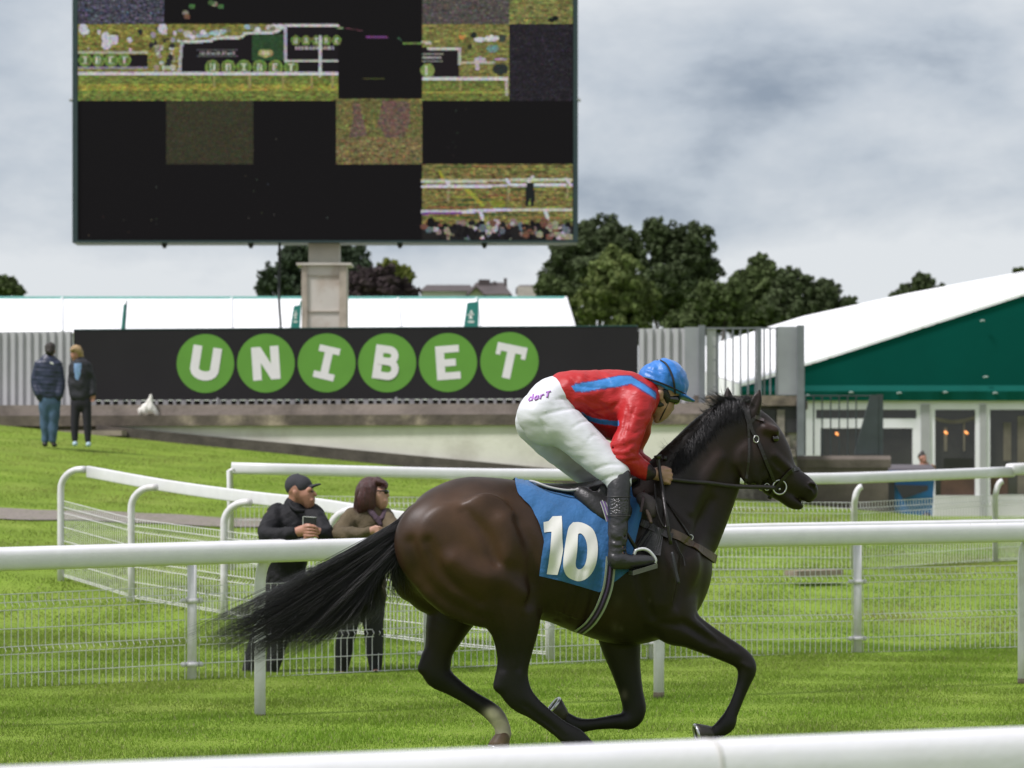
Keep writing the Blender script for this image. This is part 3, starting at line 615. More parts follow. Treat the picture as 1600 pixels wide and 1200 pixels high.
# ============================================================ long white marquee behind
DT = 86.0
th = thing('long_marquee', 'long white ridge-roofed marquee row behind the billboard', 'marquee', P(450, 515, DT))
b = MB(); xa, xr, xe = PV(-900, DT), PV(884, DT+6), PV(900, DT); zr = zpx(466.5, DT+6); ze = zpx(520, DT)
b.add([(xa, DT, ze), (xe, DT, ze), (xr, DT+6, zr), (xa, DT+6, zr), (xa, DT+12, ze), (xe+.1, DT+12, ze)], [(0, 1, 2, 3), (3, 2, 5, 4), (1, 5, 2)]); b.build('roof', tentw, th)
b = MB(); b.prism([xa, DT+.1], [xe-.05, DT+.1], .5, ze, 11.8); b.build('wall', tentw, th)
seam = mat('tent_seam', (.74, .75, .75), .6)
b = MB()
for x in (97, 362, 627, 750):
    p0 = P(x, 517, DT-.02); p1 = np.array([p0[0]*(DT+6)/DT-(.10 if x > 500 else .0), DT+6, zr+.02]); p0[2] = ze+.03; b = MB(); b.tube([p0, p1], .035, 5); b.build('seam', seam, th)
b = MB(); b.tube([(xe, DT, ze+.02), (xr, DT+6, zr+.02)], .05, 6); b.build('seam', seam, th)
b = MB(); b.tube([(xa, DT+6, zr+.02), (xr, DT+6, zr+.02)], .05, 6); b.build('ridge', mat('ridge_teal', (.1, .35, .30), .5), th)
teal = mat('banner_teal', (.03, .24, .22), .5, .08, 2); polem = mat('pole_dark', (.03, .08, .08), .5)
for lab, pl in (('narrow furled teal flag on a thin pole, leftmost above the billboard', [(189, 514), (193, 475), (198, 475), (195, 514)]),
                ('slanted teal banner flag beside the screen column, above the billboard', [(453, 516), (459, 478), (470, 476), (467, 516)]),
                ('wide teal banner flag with white emblem, rightmost above the billboard', [(724, 514), (730, 473), (747, 471), (746, 514)])):
    d = DT-2; th = thing('banner_flag', lab, 'flag', P(pl[0][0], 620, d)*[1, 1, 0]+[0, 0, .66], 'teal flags before the long marquee')
    b = MB(); b.extr([(PV(x, d), zpx(y, d)) for x, y in pl], (0, d, 0), (1, 0, 0), (0, 0, 1), (0, .02, 0)); fl = b.build('fabric', teal, th)
    b = MB(); e0 = P(*pl[3], d); e1 = P(*pl[2], d); b.tube([np.array([e0[0], d, .66]), e0, e1+[0, 0, .1]], .022, 6); b.build('pole', polem if pl[0][0] < 300 else teal, th)
    if pl[0][0] > 300:
        cx = (pl[0][0]+pl[2][0])/2; b = MB(); k = 1 if pl[0][0] > 600 else .6
        for po in ([(-4, -6), (4, -6), (0, 2)], [(-7, -1), (7, 0), (6, 2), (-6, 1)], [(-1.5, 0), (2.5, 0), (3, 7), (-.5, 7)], [(-5, -12), (6, -12), (7, -9.5), (-6, -9.5)]):
            b.extr([(PV(cx+x*k*.8, d), zpx(492-y, d)) for x, y in po], (0, d-.004, 0), (1, 0, 0), (0, 0, 1), (0, .003, 0))
        b.build('emblem', tentw, fl)
# ============================================================ house roofs far behind
th = thing('house', 'old house with grey-brown slate roofs and white gable beyond the marquee', 'house', P(740, 470, 170))
DH = 170.0; slate = mat('slate', (.075, .06, .058), .8, .2, 1.5, .3); wl = mat('house_wall', (.62, .62, .60), .8, .05)
def hx(x, d=DH): return PV(x, d)
def roofbox(x0, x1, yt, ym, dep, d, hip=.3):
    b = MB(); z1, z0 = zpx(yt, d), zpx(ym, d); a, c = hx(x0, d), hx(x1, d); b.add([(a, d, z0), (c, d, z0), (c, d+dep, z0), (a, d+dep, z0), (a+hip, d+dep/2, z1), (c-hip, d+dep/2, z1)], [(0, 1, 5, 4), (2, 3, 4, 5), (1, 2, 5), (3, 0, 4)]); b.build('roof', slate, th)
    b = MB(); b.prism([a+.15, d+.2], [c-.15, d+.2], .6, z0, dep-.4); b.build('wall', wl, th)
roofbox(655, 742, 439, 455, 7, DH, .3); roofbox(728, 800, 434, 460, 8, DH-1, .5); roofbox(806, 846, 440, 450, 6, DH, .2)
b = MB(); b.extr([(hx(730, DH-3), zpx(470, DH-3)), (hx(758, DH-3), zpx(470, DH-3)), (hx(758, DH-3), zpx(462, DH-3)), (hx(744, DH-3), zpx(450, DH-3)), (hx(730, DH-3), zpx(462, DH-3))], (0, DH-3, 0), (1, 0, 0), (0, 0, 1), (0, 3, 0)); b.build('gable', wl, th)
b = MB(); b.extr([(hx(727, DH-3), zpx(464, DH-3)), (hx(744, DH-3), zpx(447, DH-3)), (hx(761, DH-3), zpx(464, DH-3)), (hx(758, DH-3), zpx(464, DH-3)), (hx(744, DH-3), zpx(451, DH-3)), (hx(730, DH-3), zpx(464, DH-3))], (0, DH-3.3, 0), (1, 0, 0), (0, 0, 1), (0, 3.4, 0)); b.build('gable_roof', slate, th)
for x0, x1, y0 in ((747, 765, 433), (787, 792, 431), (770, 775, 436)):
    b = MB(); b.prism([hx(x0), DH+2], [hx(x1), DH+2], zpx(452, DH), zpx(y0, DH), 1); b.build('chimney', slate, th)
b = MB(); b.prism([hx(808), DH-2], [hx(842), DH-2], .6, zpx(451, DH), 2); b.build('wall', mat('house_pale', (.50, .44, .43), .8), th)
# ============================================================ big screen
DS = 72.0
th = thing('video_screen', 'giant partly blacked-out video screen raised on a beige steel column', 'screen', P(506, 744, DS)*[1, 1, 0]+[0, 0, .66])
X0, X1, Yt, Yb = 113, 903, -78, 379
cs = mat('screen_case', (.012, .014, .016), .45, .1, 2)
b = MB(); b.prism([hx(X0, DS), DS+.02], [hx(X1, DS), DS+.02], zpx(Yb, DS), zpx(Yt, DS), .9); b.build('case', cs, th)
b = MB(); d = DS-.06
for x0, x1, y0, y1 in ((X0, 121, Yt, Yb), (896, X1, Yt, Yb), (121, 896, 375.5, Yb), (121, 896, Yt, Yt+6)): b.prism([hx(x0, d), d], [hx(x1, d), d], zpx(y1, d), zpx(y0, d), .078)
b.build('bezel', mat('bezel', (.020, .045, .048), .45), th)
for x in (257, 392, 625, 757):
    b = MB(); b.tube([P(x, 378, DS+.3), P(x, 383, DS+.3), P(x, 388, DS+.3)], [.07, .07, .03], 8); b.build('lug', cs, th)
for s_, x in ((-1, 113.5), (1, 902.5)):
    b = MB(); c = P(x, 156, DS-.03); b.tube([c, c+[s_*.07, 0, 0]], .04, 8); b.build('latch', mat('latch_grey', (.4, .42, .43), .5), th)
def led():
    CW = 1.6; NX, NY = int((895-122)/CW), int((375-(-70))/CW); yy, xx = np.mgrid[0:NY, 0:NX]; PX = 122+CW*(xx+.5); PY = -70+CW*(yy+.5)
    I = np.full((NY, NX, 3), (20., 18., 20.)); rng = np.random.default_rng(5)
    hn = rng.normal(0, 1, (NY, NX)); hn = (hn + np.roll(hn, 1, 1) + np.roll(hn, 2, 1) + np.roll(hn, 3, 1))/2; fn = rng.normal(0, 1, (NY, NX))
    def M(x0, y0, x1, y1): return (PX >= x0) & (PX < x1) & (PY >= y0) & (PY < y1)
    def fill(m, c): I[m] = c
    def tex(m, c, a, b_=0): I[m] = np.array(c) * np.clip(1 + .7*a*hn[m] + b_*fn[m], .1, 2)[:, None]
    def poly(p, c): fill(inpoly(PX.ravel(), PY.ravel(), p).reshape(NY, NX), c)
    def disc(x, y, rx, ry, c): fill(((PX-x)/rx)**2 + ((PY-y)/ry)**2 < 1, c)
    def line(x0, y0, x1, y1, w, c):
        L2 = (x1-x0)**2+(y1-y0)**2; t = np.clip(((PX-x0)*(x1-x0)+(PY-y0)*(y1-y0))/L2, 0, 1); fill((PX-x0-t*(x1-x0))**2+(PY-y0-t*(y1-y0))**2 < w*w/4, c)
    G = {'U': '101101101101111', 'N': '111101101101101', 'I': '111010010010111', 'B': '110101110101110', 'E': '111100110100111', 'T': '111010010010010'}
    def word(s, x, y, step, rad, c=(120, 150, 62)):
        for i, ch in enumerate(s):
            cx = x+i*step; disc(cx, y, rad-.6, rad-.6, c); disc(cx, y, rad*.74, rad*.74, (92, 118, 50)); k = rad/6.6
            for j, bit in enumerate(G[ch]):
                if bit == '1': fill(M(cx+(j % 3-1.5)*k*1.6, y+(j//3-2.5)*k*1.35, cx+(j % 3-.5)*k*1.6, y+(j//3-1.5)*k*1.35), (196, 200, 178))
    # first rows
    tex(M(122, -70, 257, 38), (66, 66, 80), .28, .35); tex(M(660, -70, 796, 38), (84, 78, 74), .14, .15); tex(M(796, -70, 895, 38), (122, 122, 62), .22, .05)
    for x, y in ((868, 28), (862, 31)): disc(x, y, 5, 4, (24, 28, 26))
    tex(M(122, 38, 528, 157), (128, 124, 52), .24, .06)
    m = M(122, 38, 528, 157) & (PY > 113); tex(m, (112, 124, 50), .2, .05); tex(M(122, 131, 528, 141), (150, 146, 52), .2)
    for i in range(20):
        x = rng.uniform(122, 285); y = rng.uniform(40, 80); s_ = rng.uniform(1.5, 4.5); disc(x, y, s_, s_*rng.uniform(.6, 1.6), [(190, 190, 200), (40, 46, 46), (150, 140, 150), (205, 200, 205)][i % 4])
    for x, y in ((130, 45), (165, 58), (178, 62), (166, 70), (254, 45)): disc(x, y, 7, 8, (196, 194, 205))
    for x, y in ((290, 20), (300, 10), (292, 26), (335, 6), (345, 10), (330, 4)): disc(x, y, 5, 4, [(70, 110, 60), (120, 80, 60), (140, 130, 110)][int(x) % 3])
    fill(M(122, 85, 231, 104), (30, 25, 30)); fill(M(122, 81, 231, 84), (180, 182, 165)); word('IBET', 133, 94, 20.5, 11); fill(M(122, 105, 231, 107.5), (150, 140, 160))
    for i in range(26):
        x = rng.uniform(235, 278); y = rng.uniform(62, 108); disc(x, y, rng.uniform(2, 5), rng.uniform(2, 6), [(180, 180, 170), (45, 45, 48), (150, 140, 120)][i % 3])
    brd = [(284, 113), (284, 66), (330, 64), (334, 60), (378, 58), (382, 52), (432, 50), (446, 40), (528, 40), (528, 113)]
    poly(brd, (28, 24, 28))
    for a, b2 in zip(brd[1:9], brd[2:9]): line(*a, *b2, 4.5, (196, 196, 190))
    for i in range(30):
        x = rng.uniform(290, 440); y = np.interp(x, [290, 440], [56, 42]) + rng.uniform(-5, 3); disc(x, y, 5, 3.5, [(206, 200, 205), (150, 180, 190), (120, 118, 90), (190, 180, 170)][i % 4])
    line(284, 66, 280, 113, 5, (170, 168, 170)); tex(M(394, 54, 444, 95), (44, 78, 44), .1, .06); disc(415, 83, 12, 6.5, (168, 160, 90)); disc(415, 83, 7, 2.5, (200, 190, 150))
    fill(M(308, 77, 372, 79), (110, 108, 110))
    for i in range(14): fill(M(312+4*i, 80+(i % 3), 314.5+4*i, 86), (158, 156, 156))
    fill(M(308, 87, 372, 88.5), (90, 90, 90)); word('UNIBET', 332, 105, 24.6, 12); line(446, 42, 446, 95, 5, (170, 160, 180)); fill(M(446, 94, 528, 97), (190, 190, 180))
    word('UNIBE', 462, 63, 16, 8)
    for i in range(14): fill(M(462+4.4*i, 72+(i % 2), 465+4.4*i, 78), (170, 168, 160))
    line(500, 58, 500, 118, 5, (188, 184, 188)); fill(M(122, 113, 528, 118), (206, 200, 206))
    for x in (333, 388, 440, 485, 518): fill(M(x, 118, x+4, 138), (150, 140, 80))
    # black tile with traces
    line(528, 44, 536, 44, 2.5, (120, 140, 90)); line(572, 58, 605, 58.5, 2.6, (125, 60, 130)); line(540, 44, 566, 48, 1.6, (90, 50, 60)); line(630, 68, 660, 68, 2.5, (100, 130, 60)); line(568, 123, 600, 123, 2, (86, 92, 40)); line(530, 98, 556, 98, 1.5, (50, 56, 50)); line(622, 59, 627, 63, 2.5, (50, 80, 60))
    # right picture tile
    tex(M(660, 38, 796, 157), (124, 120, 58), .22, .06); tex(M(660, 124, 796, 157), (110, 120, 50), .22, .05); fill(M(660, 74, 718, 121), (32, 26, 30)); line(660, 66, 672, 67, 4, (190, 190, 170)); line(670, 76, 718, 76, 4.5, (190, 188, 180)); line(718, 76, 718, 100, 4, (170, 168, 160)); line(718, 98, 772, 98, 4, (190, 188, 170))
    fill(M(660, 84, 694, 86), (140, 138, 130)); fill(M(660, 89, 690, 92), (170, 168, 160)); fill(M(660, 94.5, 692, 96), (130, 128, 120)); disc(668, 110, 11, 11, (130, 150, 70)); fill(M(665, 103, 668, 117), (200, 200, 180)); fill(M(660, 121, 794, 125), (205, 202, 205)); fill(M(660, 143, 796, 146), (150, 150, 60)); fill(M(790, 125, 794, 150), (170, 165, 150)); fill(M(718, 126, 722, 142), (150, 140, 70))
    for x, y, rx, ry, c in ((722, 58, 5, 4, (200, 130, 60)), (750, 62, 9, 3.5, (210, 200, 212)), (768, 60, 12, 4.5, (215, 205, 215)), (740, 55, 5, 5, (36, 44, 40)), (770, 76, 9, 6, (100, 140, 130)), (785, 60, 6, 6, (60, 70, 60)), (750, 94, 9, 5, (180, 170, 180)), (746, 104, 4, 6, (190, 170, 180)), (782, 108, 12, 9, (44, 52, 50)), (782, 93, 10, 2.5, (160, 140, 160)), (734, 73, 4, 4, (60, 60, 40))): disc(x, y, rx, ry, c)
    tex(M(796, 38, 895, 157), (38, 35, 42), .12, .22)
    # third row
    tex(M(260, 157, 395, 257), (58, 57, 38), .06, .07); tex(M(526, 154, 660, 256), (112, 108, 56), .16, .12)
    for p in ([(550, 160), (562, 160), (568, 190), (575, 212), (545, 215), (552, 185)], [(598, 156), (640, 160), (640, 190), (628, 225), (610, 225), (590, 195)]):
        m = inpoly(PX.ravel(), PY.ravel(), p).reshape(NY, NX); tex(m, (108, 84, 72), .12, .1)
    m = M(526, 215, 660, 256); tex(m, (118, 104, 62), .2, .12)
    m = (rng.random((NY, NX)) < .012) & M(690, 165, 740, 245) & (np.abs(PX-725+(PY-165)*.35) < 14); fill(m, (52, 58, 52)); m = (rng.random((NY, NX)) < .0006) & (PY > 157) & (PX < 526); fill(m, (78, 74, 66))
    # fourth row picture
    tex(M(660, 257, 895, 375), (120, 112, 56), .28, .06)
    for i in range(70):
        x = rng.uniform(660, 880); y = rng.uniform(258, 345); m = M(x, y, x+rng.uniform(15, 60), y+2.2); tex(m, [(70, 92, 44), (140, 96, 56), (140, 140, 56)][i % 3], .15)
    line(687, 268, 692, 278, 5, (165, 160, 40)); line(730, 297, 754, 320, 6, (165, 160, 50)); tex(M(768, 313, 790, 328), (132, 140, 44), .1)
    for y0, y1, y2, c in ((283, 282, 281, (190, 195, 165)), (291.5, 290, 289, (208, 200, 214))):
        line(660, y0, 780, y1, 4.5, c); line(780, y1, 895, y2, 4.5, c)
    for x, y in ((698, 283), (792, 281), (884, 279)): line(x, y, x+6, y+8, 5, (205, 200, 212)); line(x+3, y+10, x+2, y+30, 4, (150, 140, 90))
    line(660, 331, 740, 330, 5, (205, 198, 212)); line(740, 330, 800, 327, 5, (195, 185, 212)); line(800, 327, 895, 327.5, 4.5, (190, 188, 170)); line(660, 334, 720, 333, 3.5, (120, 60, 140))
    for x in (750, 852): line(x, 329, x+4, 342, 5.5, (200, 196, 205))
    disc(827, 284, 4, 4, (210, 200, 190)); poly([(823, 286), (833, 286), (836, 304), (834, 322), (830, 322), (828, 308), (825, 322), (821, 322), (821, 304)], (30, 36, 36)); line(827, 280, 833, 276, 4, (200, 196, 205))
    fill(M(660, 353, 895, 375), (36, 34, 33))
    for i in range(150):
        x = rng.uniform(662, 893); y = rng.uniform(347, 374); s_ = rng.uniform(2.2, 6.5); disc(x, y, s_, s_*rng.uniform(.7, 1.3), [(24, 22, 24), (180, 172, 180), (140, 118, 108), (22, 20, 22), (96, 108, 118), (30, 30, 30), (150, 146, 116), (26, 24, 28), (118, 76, 60), (34, 34, 36)][i % 10])
    # chroma jitter of the lamps
    lit = (I.max(2) > 46)[..., None]; I = np.where(lit, I * (1 + .13*rng.normal(0, 1, I.shape)), I); I = np.clip(I, 6, 235)/255.
    I = I*.80 + .20*I.mean(2, keepdims=True); lin = np.where(I <= .04045, I/12.92, ((I+.055)/1.055)**2.4)
    d = DS-.012; xs = np.array([hx(122+CW*i, d) for i in range(NX+1)]); zs = np.array([zpx(-70+CW*j, d) for j in range(NY+1)])
    X, Z = xs[:-1], zs[:-1]
    V = np.empty((NY, NX, 4, 3)); V[..., 1] = d
    V[..., 0, 0] = V[..., 3, 0] = xs[None, :-1]; V[..., 1, 0] = V[..., 2, 0] = xs[None, 1:]
    V[..., 0, 2] = V[..., 1, 2] = zs[1:, None]; V[..., 2, 2] = V[..., 3, 2] = zs[:-1, None]
    C = np.repeat(lin.reshape(-1, 3), 4, 0)
    m = bpy.data.materials.new('led_lamps'); m.use_nodes = True; t = m.node_tree; p = t.nodes['Principled BSDF']; p.inputs['Base Color'].default_value = (.002, .0018, .002, 1); p.inputs['Roughness'].default_value = .55
    a = t.nodes.new('ShaderNodeVertexColor'); a.layer_name = 'Col'; tx = t.nodes.new('ShaderNodeTexCoord')
    sp = t.nodes.new('ShaderNodeSeparateXYZ'); t.links.new(tx.outputs['Object'], sp.inputs[0])
    def band(sock, per, lo):
        q = t.nodes.new('ShaderNodeMath'); q.operation = 'MULTIPLY'; q.inputs[1].default_value = 2*math.pi/per; t.links.new(sock, q.inputs[0]); s_ = t.nodes.new('ShaderNodeMath'); s_.operation = 'SINE'; t.links.new(q.outputs[0], s_.inputs[0]); r = t.nodes.new('ShaderNodeMapRange'); r.inputs[1].default_value = -1; r.inputs[2].default_value = 1; r.inputs[3].default_value = lo; r.inputs[4].default_value = 2-lo; t.links.new(s_.outputs[0], r.inputs[0]); return r.outputs[0]
    mu = t.nodes.new('ShaderNodeMath'); mu.operation = 'MULTIPLY'; t.links.new(band(sp.outputs[2], 4.0/F*DS, .55), mu.inputs[0]); t.links.new(band(sp.outputs[0], 4.0/F*DS, .85), mu.inputs[1])
    t.links.new(a.outputs['Color'], p.inputs['Emission Color']); mq = t.nodes.new('ShaderNodeMath'); mq.operation = 'MULTIPLY'; mq.inputs[1].default_value = .60; t.links.new(mu.outputs[0], mq.inputs[0]); t.links.new(mq.outputs[0], p.inputs['Emission Strength']); p.inputs['Specular IOR Level'].default_value = .06
    mesh('display', V.reshape(-1, 3), np.arange(NX*NY*4).reshape(-1, 4), m, th, False, col=C)
led()
colm = mat('column_paint', (.62, .585, .52), .7, .08, 1.2, .15, dark=(.30, .20, .12), dscale=1.6, damt=.45)
rust = mat('column_edge', (.44, .385, .31), .7, .25, 3)
b = MB(); d = DS+.15; b.prism([hx(473, d), d], [hx(539, d), d], .6, zpx(414, d), .8); b.build('column', colm, th)
b = MB(); b.prism([hx(482, d+.1), d+.1], [hx(530, d+.1), d+.1], zpx(414, d), zpx(370, d), .6); b.build('column_neck', mat('neck_paint', (.54, .50, .44), .7, .1, 2), th)
b = MB(); b.prism([hx(463, d-.1), d-.1], [hx(549, d-.1), d-.1], zpx(414.5, d), zpx(411, d), 1.0); b.build('flange', colm, th)
b = MB()
for x0, x1 in ((471, 479.5), (530, 541)): b.prism([hx(x0, d-.05), d-.05], [hx(x1, d-.05), d-.05], .6, zpx(414, d), .9)
b.build('edge_flange', rust, th)
b = MB()
for y in (430, 486): b = MB(); b.prism([hx(480, d-.03), d-.03], [hx(529.5, d-.03), d-.03], zpx(y+1, d), zpx(y, d), .03); b.build('joint_band', rust, th)
b = MB(); b.tube(crom([P(437, 379, DS+.3), P(436, 430, DS+.5), P(436, 470, DS), P(438, 500, DS-1), P(439, 520, DS-4)], 4), .03, 6); tag(b.build('cable', mat('cable_black', (.015, .02, .018), .5), None, True, P(437, 379, DS)), 'thin black cable hanging from the screen, left of its column', 'cable')
# ============================================================ trees
bark = mat('bark', (.075, .06, .045), .9, .3, 4, .6)
def leafmat(nm): return mat(nm, (.05, .07, .02), .65, .25, .25, col=True, trans=.12, spec=.05)
def tree(name, label, lobes, d, tint, n=5200, size=.105, seed=0, group='trees behind the racecourse', yel=0):
    rng = np.random.default_rng(seed); C = []; Rr = []; n = int(n*4.4); tint = np.array(tint)*[1.42, 1.5, 1.42] + .012
    for px, py, r in lobes:
        c = P(px, py, d); c[1] += rng.uniform(-1, 1)*r/F*d*.5; C.append(c); Rr.append(r/F*d)
    C = np.array(C); Rr = np.array(Rr); cx = (C[:, 0]*Rr).sum()/Rr.sum(); base = np.array([cx, d, .66])
    th = thing(name, label, 'tree', base, group)
    # sub-lobes give the crown its clumps
    sub = []; 
    for c, r in zip(C, Rr):
        for _ in range(130):
            u = rng.normal(0, 1, 3); u /= np.linalg.norm(u); q = c + u*r*rng.uniform(.4, .98); sub.append((*q, r*rng.uniform(.07, .24), rng.uniform(.74, 1.22)))
    sub = np.array(sub); pr = sub[:, 3]**2; k = rng.choice(len(sub), n, p=pr/pr.sum()); u = rng.normal(0, 1, (n, 3)); u[:, 2] += .25; u /= np.linalg.norm(u, axis=1)[:, None]
    pos = sub[k, :3] + u*sub[k, 3:4]*(rng.random((n, 1))**.4)*1.05
    nrm = u + rng.normal(0, .48, (n, 3)); nrm /= np.linalg.norm(nrm, axis=1)[:, None]
    a = np.cross(nrm, rng.normal(0, 1, (n, 3))); a /= np.linalg.norm(a, axis=1)[:, None]; b2 = np.cross(nrm, a); s_ = size*rng.uniform(.6, 1.4, (n, 1))
    V = np.stack([pos-a*s_, pos-b2*s_*.5+nrm*s_*.15, pos+a*s_, pos+b2*s_*.5+nrm*s_*.15], 1)
    col = np.array(tint)*(sub[k, 4:5]*rng.uniform(.82, 1.18, (n, 1))); col = col + np.array([.02, .015, 0])*yel*rng.random((n, 1))
    mesh('crown', V.reshape(-1, 3), np.arange(4*n).reshape(-1, 4), leafmat('foliage'), th, False, col=np.repeat(col, 4, 0))
    b = MB(); top = C[:, 2].max(); h = top-.66; b.tube([base, base+[.1, 0, h*.3], base+[-.1, .1, h*.62], base+[.1, 0, h*.85]], [h*.035, h*.026, h*.016, h*.006], 9)
    for c, r in zip(C, Rr):
        s0 = base + [0, 0, h*rng.uniform(.25, .5)]; b.tube([s0, (s0+c)/2 + [0, 0, r*.1], c], [h*.014, h*.009, h*.003], 6)
    b.build('trunk', bark, th, True)
dk = (.040, .052, .022); md = (.052, .068, .024); lt = (.072, .092, .03)
tree('tree', 'tallest dark broadleaf tree, directly right of the screen edge', [(905, 392, 46), (945, 372, 38), (968, 388, 34), (880, 440, 42), (925, 430, 48), (985, 400, 24)], 140, dk, 6500, seed=1)
tree('tree', 'big dark tree with sky gaps, second from the screen edge', [(1030, 378, 38), (1078, 382, 38), (1103, 425, 28), (1048, 440, 52), (1015, 470, 45), (1085, 455, 34)], 138, dk, 7000, seed=2)
tree('tree', 'rounded lighter green tree in front of the two tall dark ones', [(962, 440, 48), (940, 470, 44), (1000, 470, 34), (958, 418, 26), (985, 497, 40)], 124, lt, 5600, seed=3, yel=1)
tree('tree', 'low green bushy tree between the long marquee end and the taller trees', [(872, 472, 34), (858, 450, 22), (890, 500, 30), (850, 490, 26)], 126, md, 3600, seed=4)
tree('tree', 'low wide green tree above the grey gate posts', [(1115, 485, 38), (1085, 502, 32), (1150, 495, 30), (1060, 510, 26), (1138, 462, 26), (1105, 460, 24)], 122, md, 4200, seed=5)
tree('tree', 'tree with a pointed top, left of the round one by the white roof', [(1190, 422, 25), (1172, 455, 36), (1205, 450, 34), (1185, 490, 40)], 132, md, 4000, seed=6)
tree('tree', 'broad round dark tree rising over the left slope of the white roof', [(1242, 455, 38), (1285, 468, 36), (1325, 478, 17), (1225, 485, 40), (1280, 500, 36)], 128, dk, 4800, seed=7)
tree('tree', 'small domed tree alone above the white marquee roof', [(1440, 456, 27), (1412, 466, 20), (1470, 464, 19)], 160, dk, 2400, seed=8)
tree('tree', 'sliver of treetop at the right edge above the white roof', [(1595, 432, 15), (1622, 428, 22), (1570, 440, 10)], 160, md, 1300, seed=9)
tree('tree', 'dark evergreen tree standing behind the screen column', [(470, 415, 44), (432, 440, 30), (540, 412, 38), (556, 438, 32), (500, 392, 38), (415, 452, 16), (480, 455, 40)], 142, (.028, .040, .022), 6000, seed=10)
tree('tree', 'dark purple-leaved copper beech right of the screen column', [(600, 455, 38), (570, 448, 32), (638, 462, 20), (560, 465, 30)], 138, (.030, .020, .022), 3600, seed=11)
tree('tree', 'yellow-green treetop peeping over the purple beech', [(606, 425, 21), (630, 430, 17), (618, 440, 20)], 150, (.12, .13, .03), 1900, seed=12)
tree('tree', 'small grey-green tree at the far left edge above the marquee', [(8, 448, 20), (27, 455, 12), (-14, 452, 22)], 150, md, 1900, seed=13)
def fold_noise(seed, amp, freq, n=7):
    rg = np.random.default_rng(seed); K = rg.normal(0, 1, (n, 3)); K /= np.linalg.norm(K, axis=1)[:, None]; K *= freq*rg.uniform(.5, 1.6, (n, 1)); ph = rg.uniform(0, 6.3, n)
    def fn(X, Y, Z):
        r = 0
        for k, p_ in zip(K, ph): r = r + np.sin(X*k[0]+Y*k[1]+Z*k[2]+p_ + 1.4*np.sin(X*k[1]*.6+Z*k[0]*.6+p_*2))
        return amp*r/math.sqrt(n)
    return fn
# ============================================================ horse
HD = 16.1; HTH = R(12); HO = P(900, 1237, HD); HO[2] = 0.0
hf = np.array([math.cos(HTH), math.sin(HTH), 0]); hl = np.array([-math.sin(HTH), math.cos(HTH), 0])
def H2W(V): V = np.asarray(V, float).reshape(-1, 3); return HO + V[:, :1]*hf + V[:, 1:2]*hl + V[:, 2:]*np.array([0, 0, 1.])
def hp(px, py, lat=0.0):                   # photo pixel + sideways offset -> horse space (along, sideways, up)
    k = (px-800)/F; u = (k*(HO[1]+lat*hl[1]) - HO[0] - lat*hl[0]) / (hf[0] - k*hf[1])
    d = HO[1] + u*hf[1] + lat*hl[1]; return np.array([u, lat, CAMH + (HY-py)/F*d])
def z1(X, Y): return 600+X/1.8186, 540+Y/1.8186
def z2(X, Y): return 790+X/3.158, 540+Y/3.158
def z3(X, Y): return 1000+X/4.287, 580+Y/4.287
def z4(X, Y): return 320+X/2.608, 740+Y/2.608
def z5(X, Y): return 620+X/2.581, 880+Y/2.581
def zs(X, Y): return 920+X/6.667, 740+Y/6.667
M1, M2, M3, M5 = 1.8186*310, 3.158*310, 4.287*310, 2.581*310
def ch(z, m, rows, lat0=0.0):              # rows: X Y r [rl] [lat]  -> stations
    o = []
    for r in rows:
        X, Y, rv = r[:3]; rl = r[3] if len(r) > 3 and r[3] is not None else rv/m; la = r[4] if len(r) > 4 else lat0
        o.append((*hp(*z(X, Y), la), rv/m, rl))
    return np.array(o)
LAT = (0, 1, 0)
HFd = Field((-1.15, -.46, -.05), (1.35, .46, 2.15), .0092)
def torso_rows(rows):
    o = []
    for X, t, b_, hw in rows: c = hp(*z1(X, (t+b_)/2), 0); o.append((*c, (b_-t)/2/M1, hw))
    return np.array(o)
HFd.chain(torso_rows([(150, 500, 700, .17), (192, 440, 735, .235), (235, 381, 750, .262), (280, 375, 750, .268), (350, 382, 765, .262), (430, 397, 772, .27), (520, 412, 792, .285), (600, 416, 822, .285), (670, 402, 846, .262), (705, 396, 850, .245), (728, 420, 832, .21), (768, 472, 775, .16), (800, 540, 712, .12)]), .03)
HFd.chain(ch(z1, M1, [(762, 528, 150, .15), (830, 436, 132, .114), (898, 348, 114, .094), (951, 281, 101, .082), (1000, 240, 88, .078)]), .05)
HFd.chain(ch(z1, M1, [(962, 398, 50, .06), (928, 470, 58, .075), (890, 545, 66, .10)]), .035)
HFd.chain(ch(z1, M1, [(832, 560, 78, .145), (858, 638, 62, .135), (838, 718, 52, .12)]), .045)       # breast
HFd.chain(ch(z1, M1, [(690, 425, 42, .09), (750, 412, 40, .075), (800, 390, 46, .075)]), .04)
HFd.chain(ch(z1, M1, [(168, 500, 92, .13, -.07), (140, 590, 92, .12, -.08)]), .04); HFd.chain(ch(z1, M1, [(168, 500, 92, .13, .07), (140, 590, 92, .12, .08)]), .04)
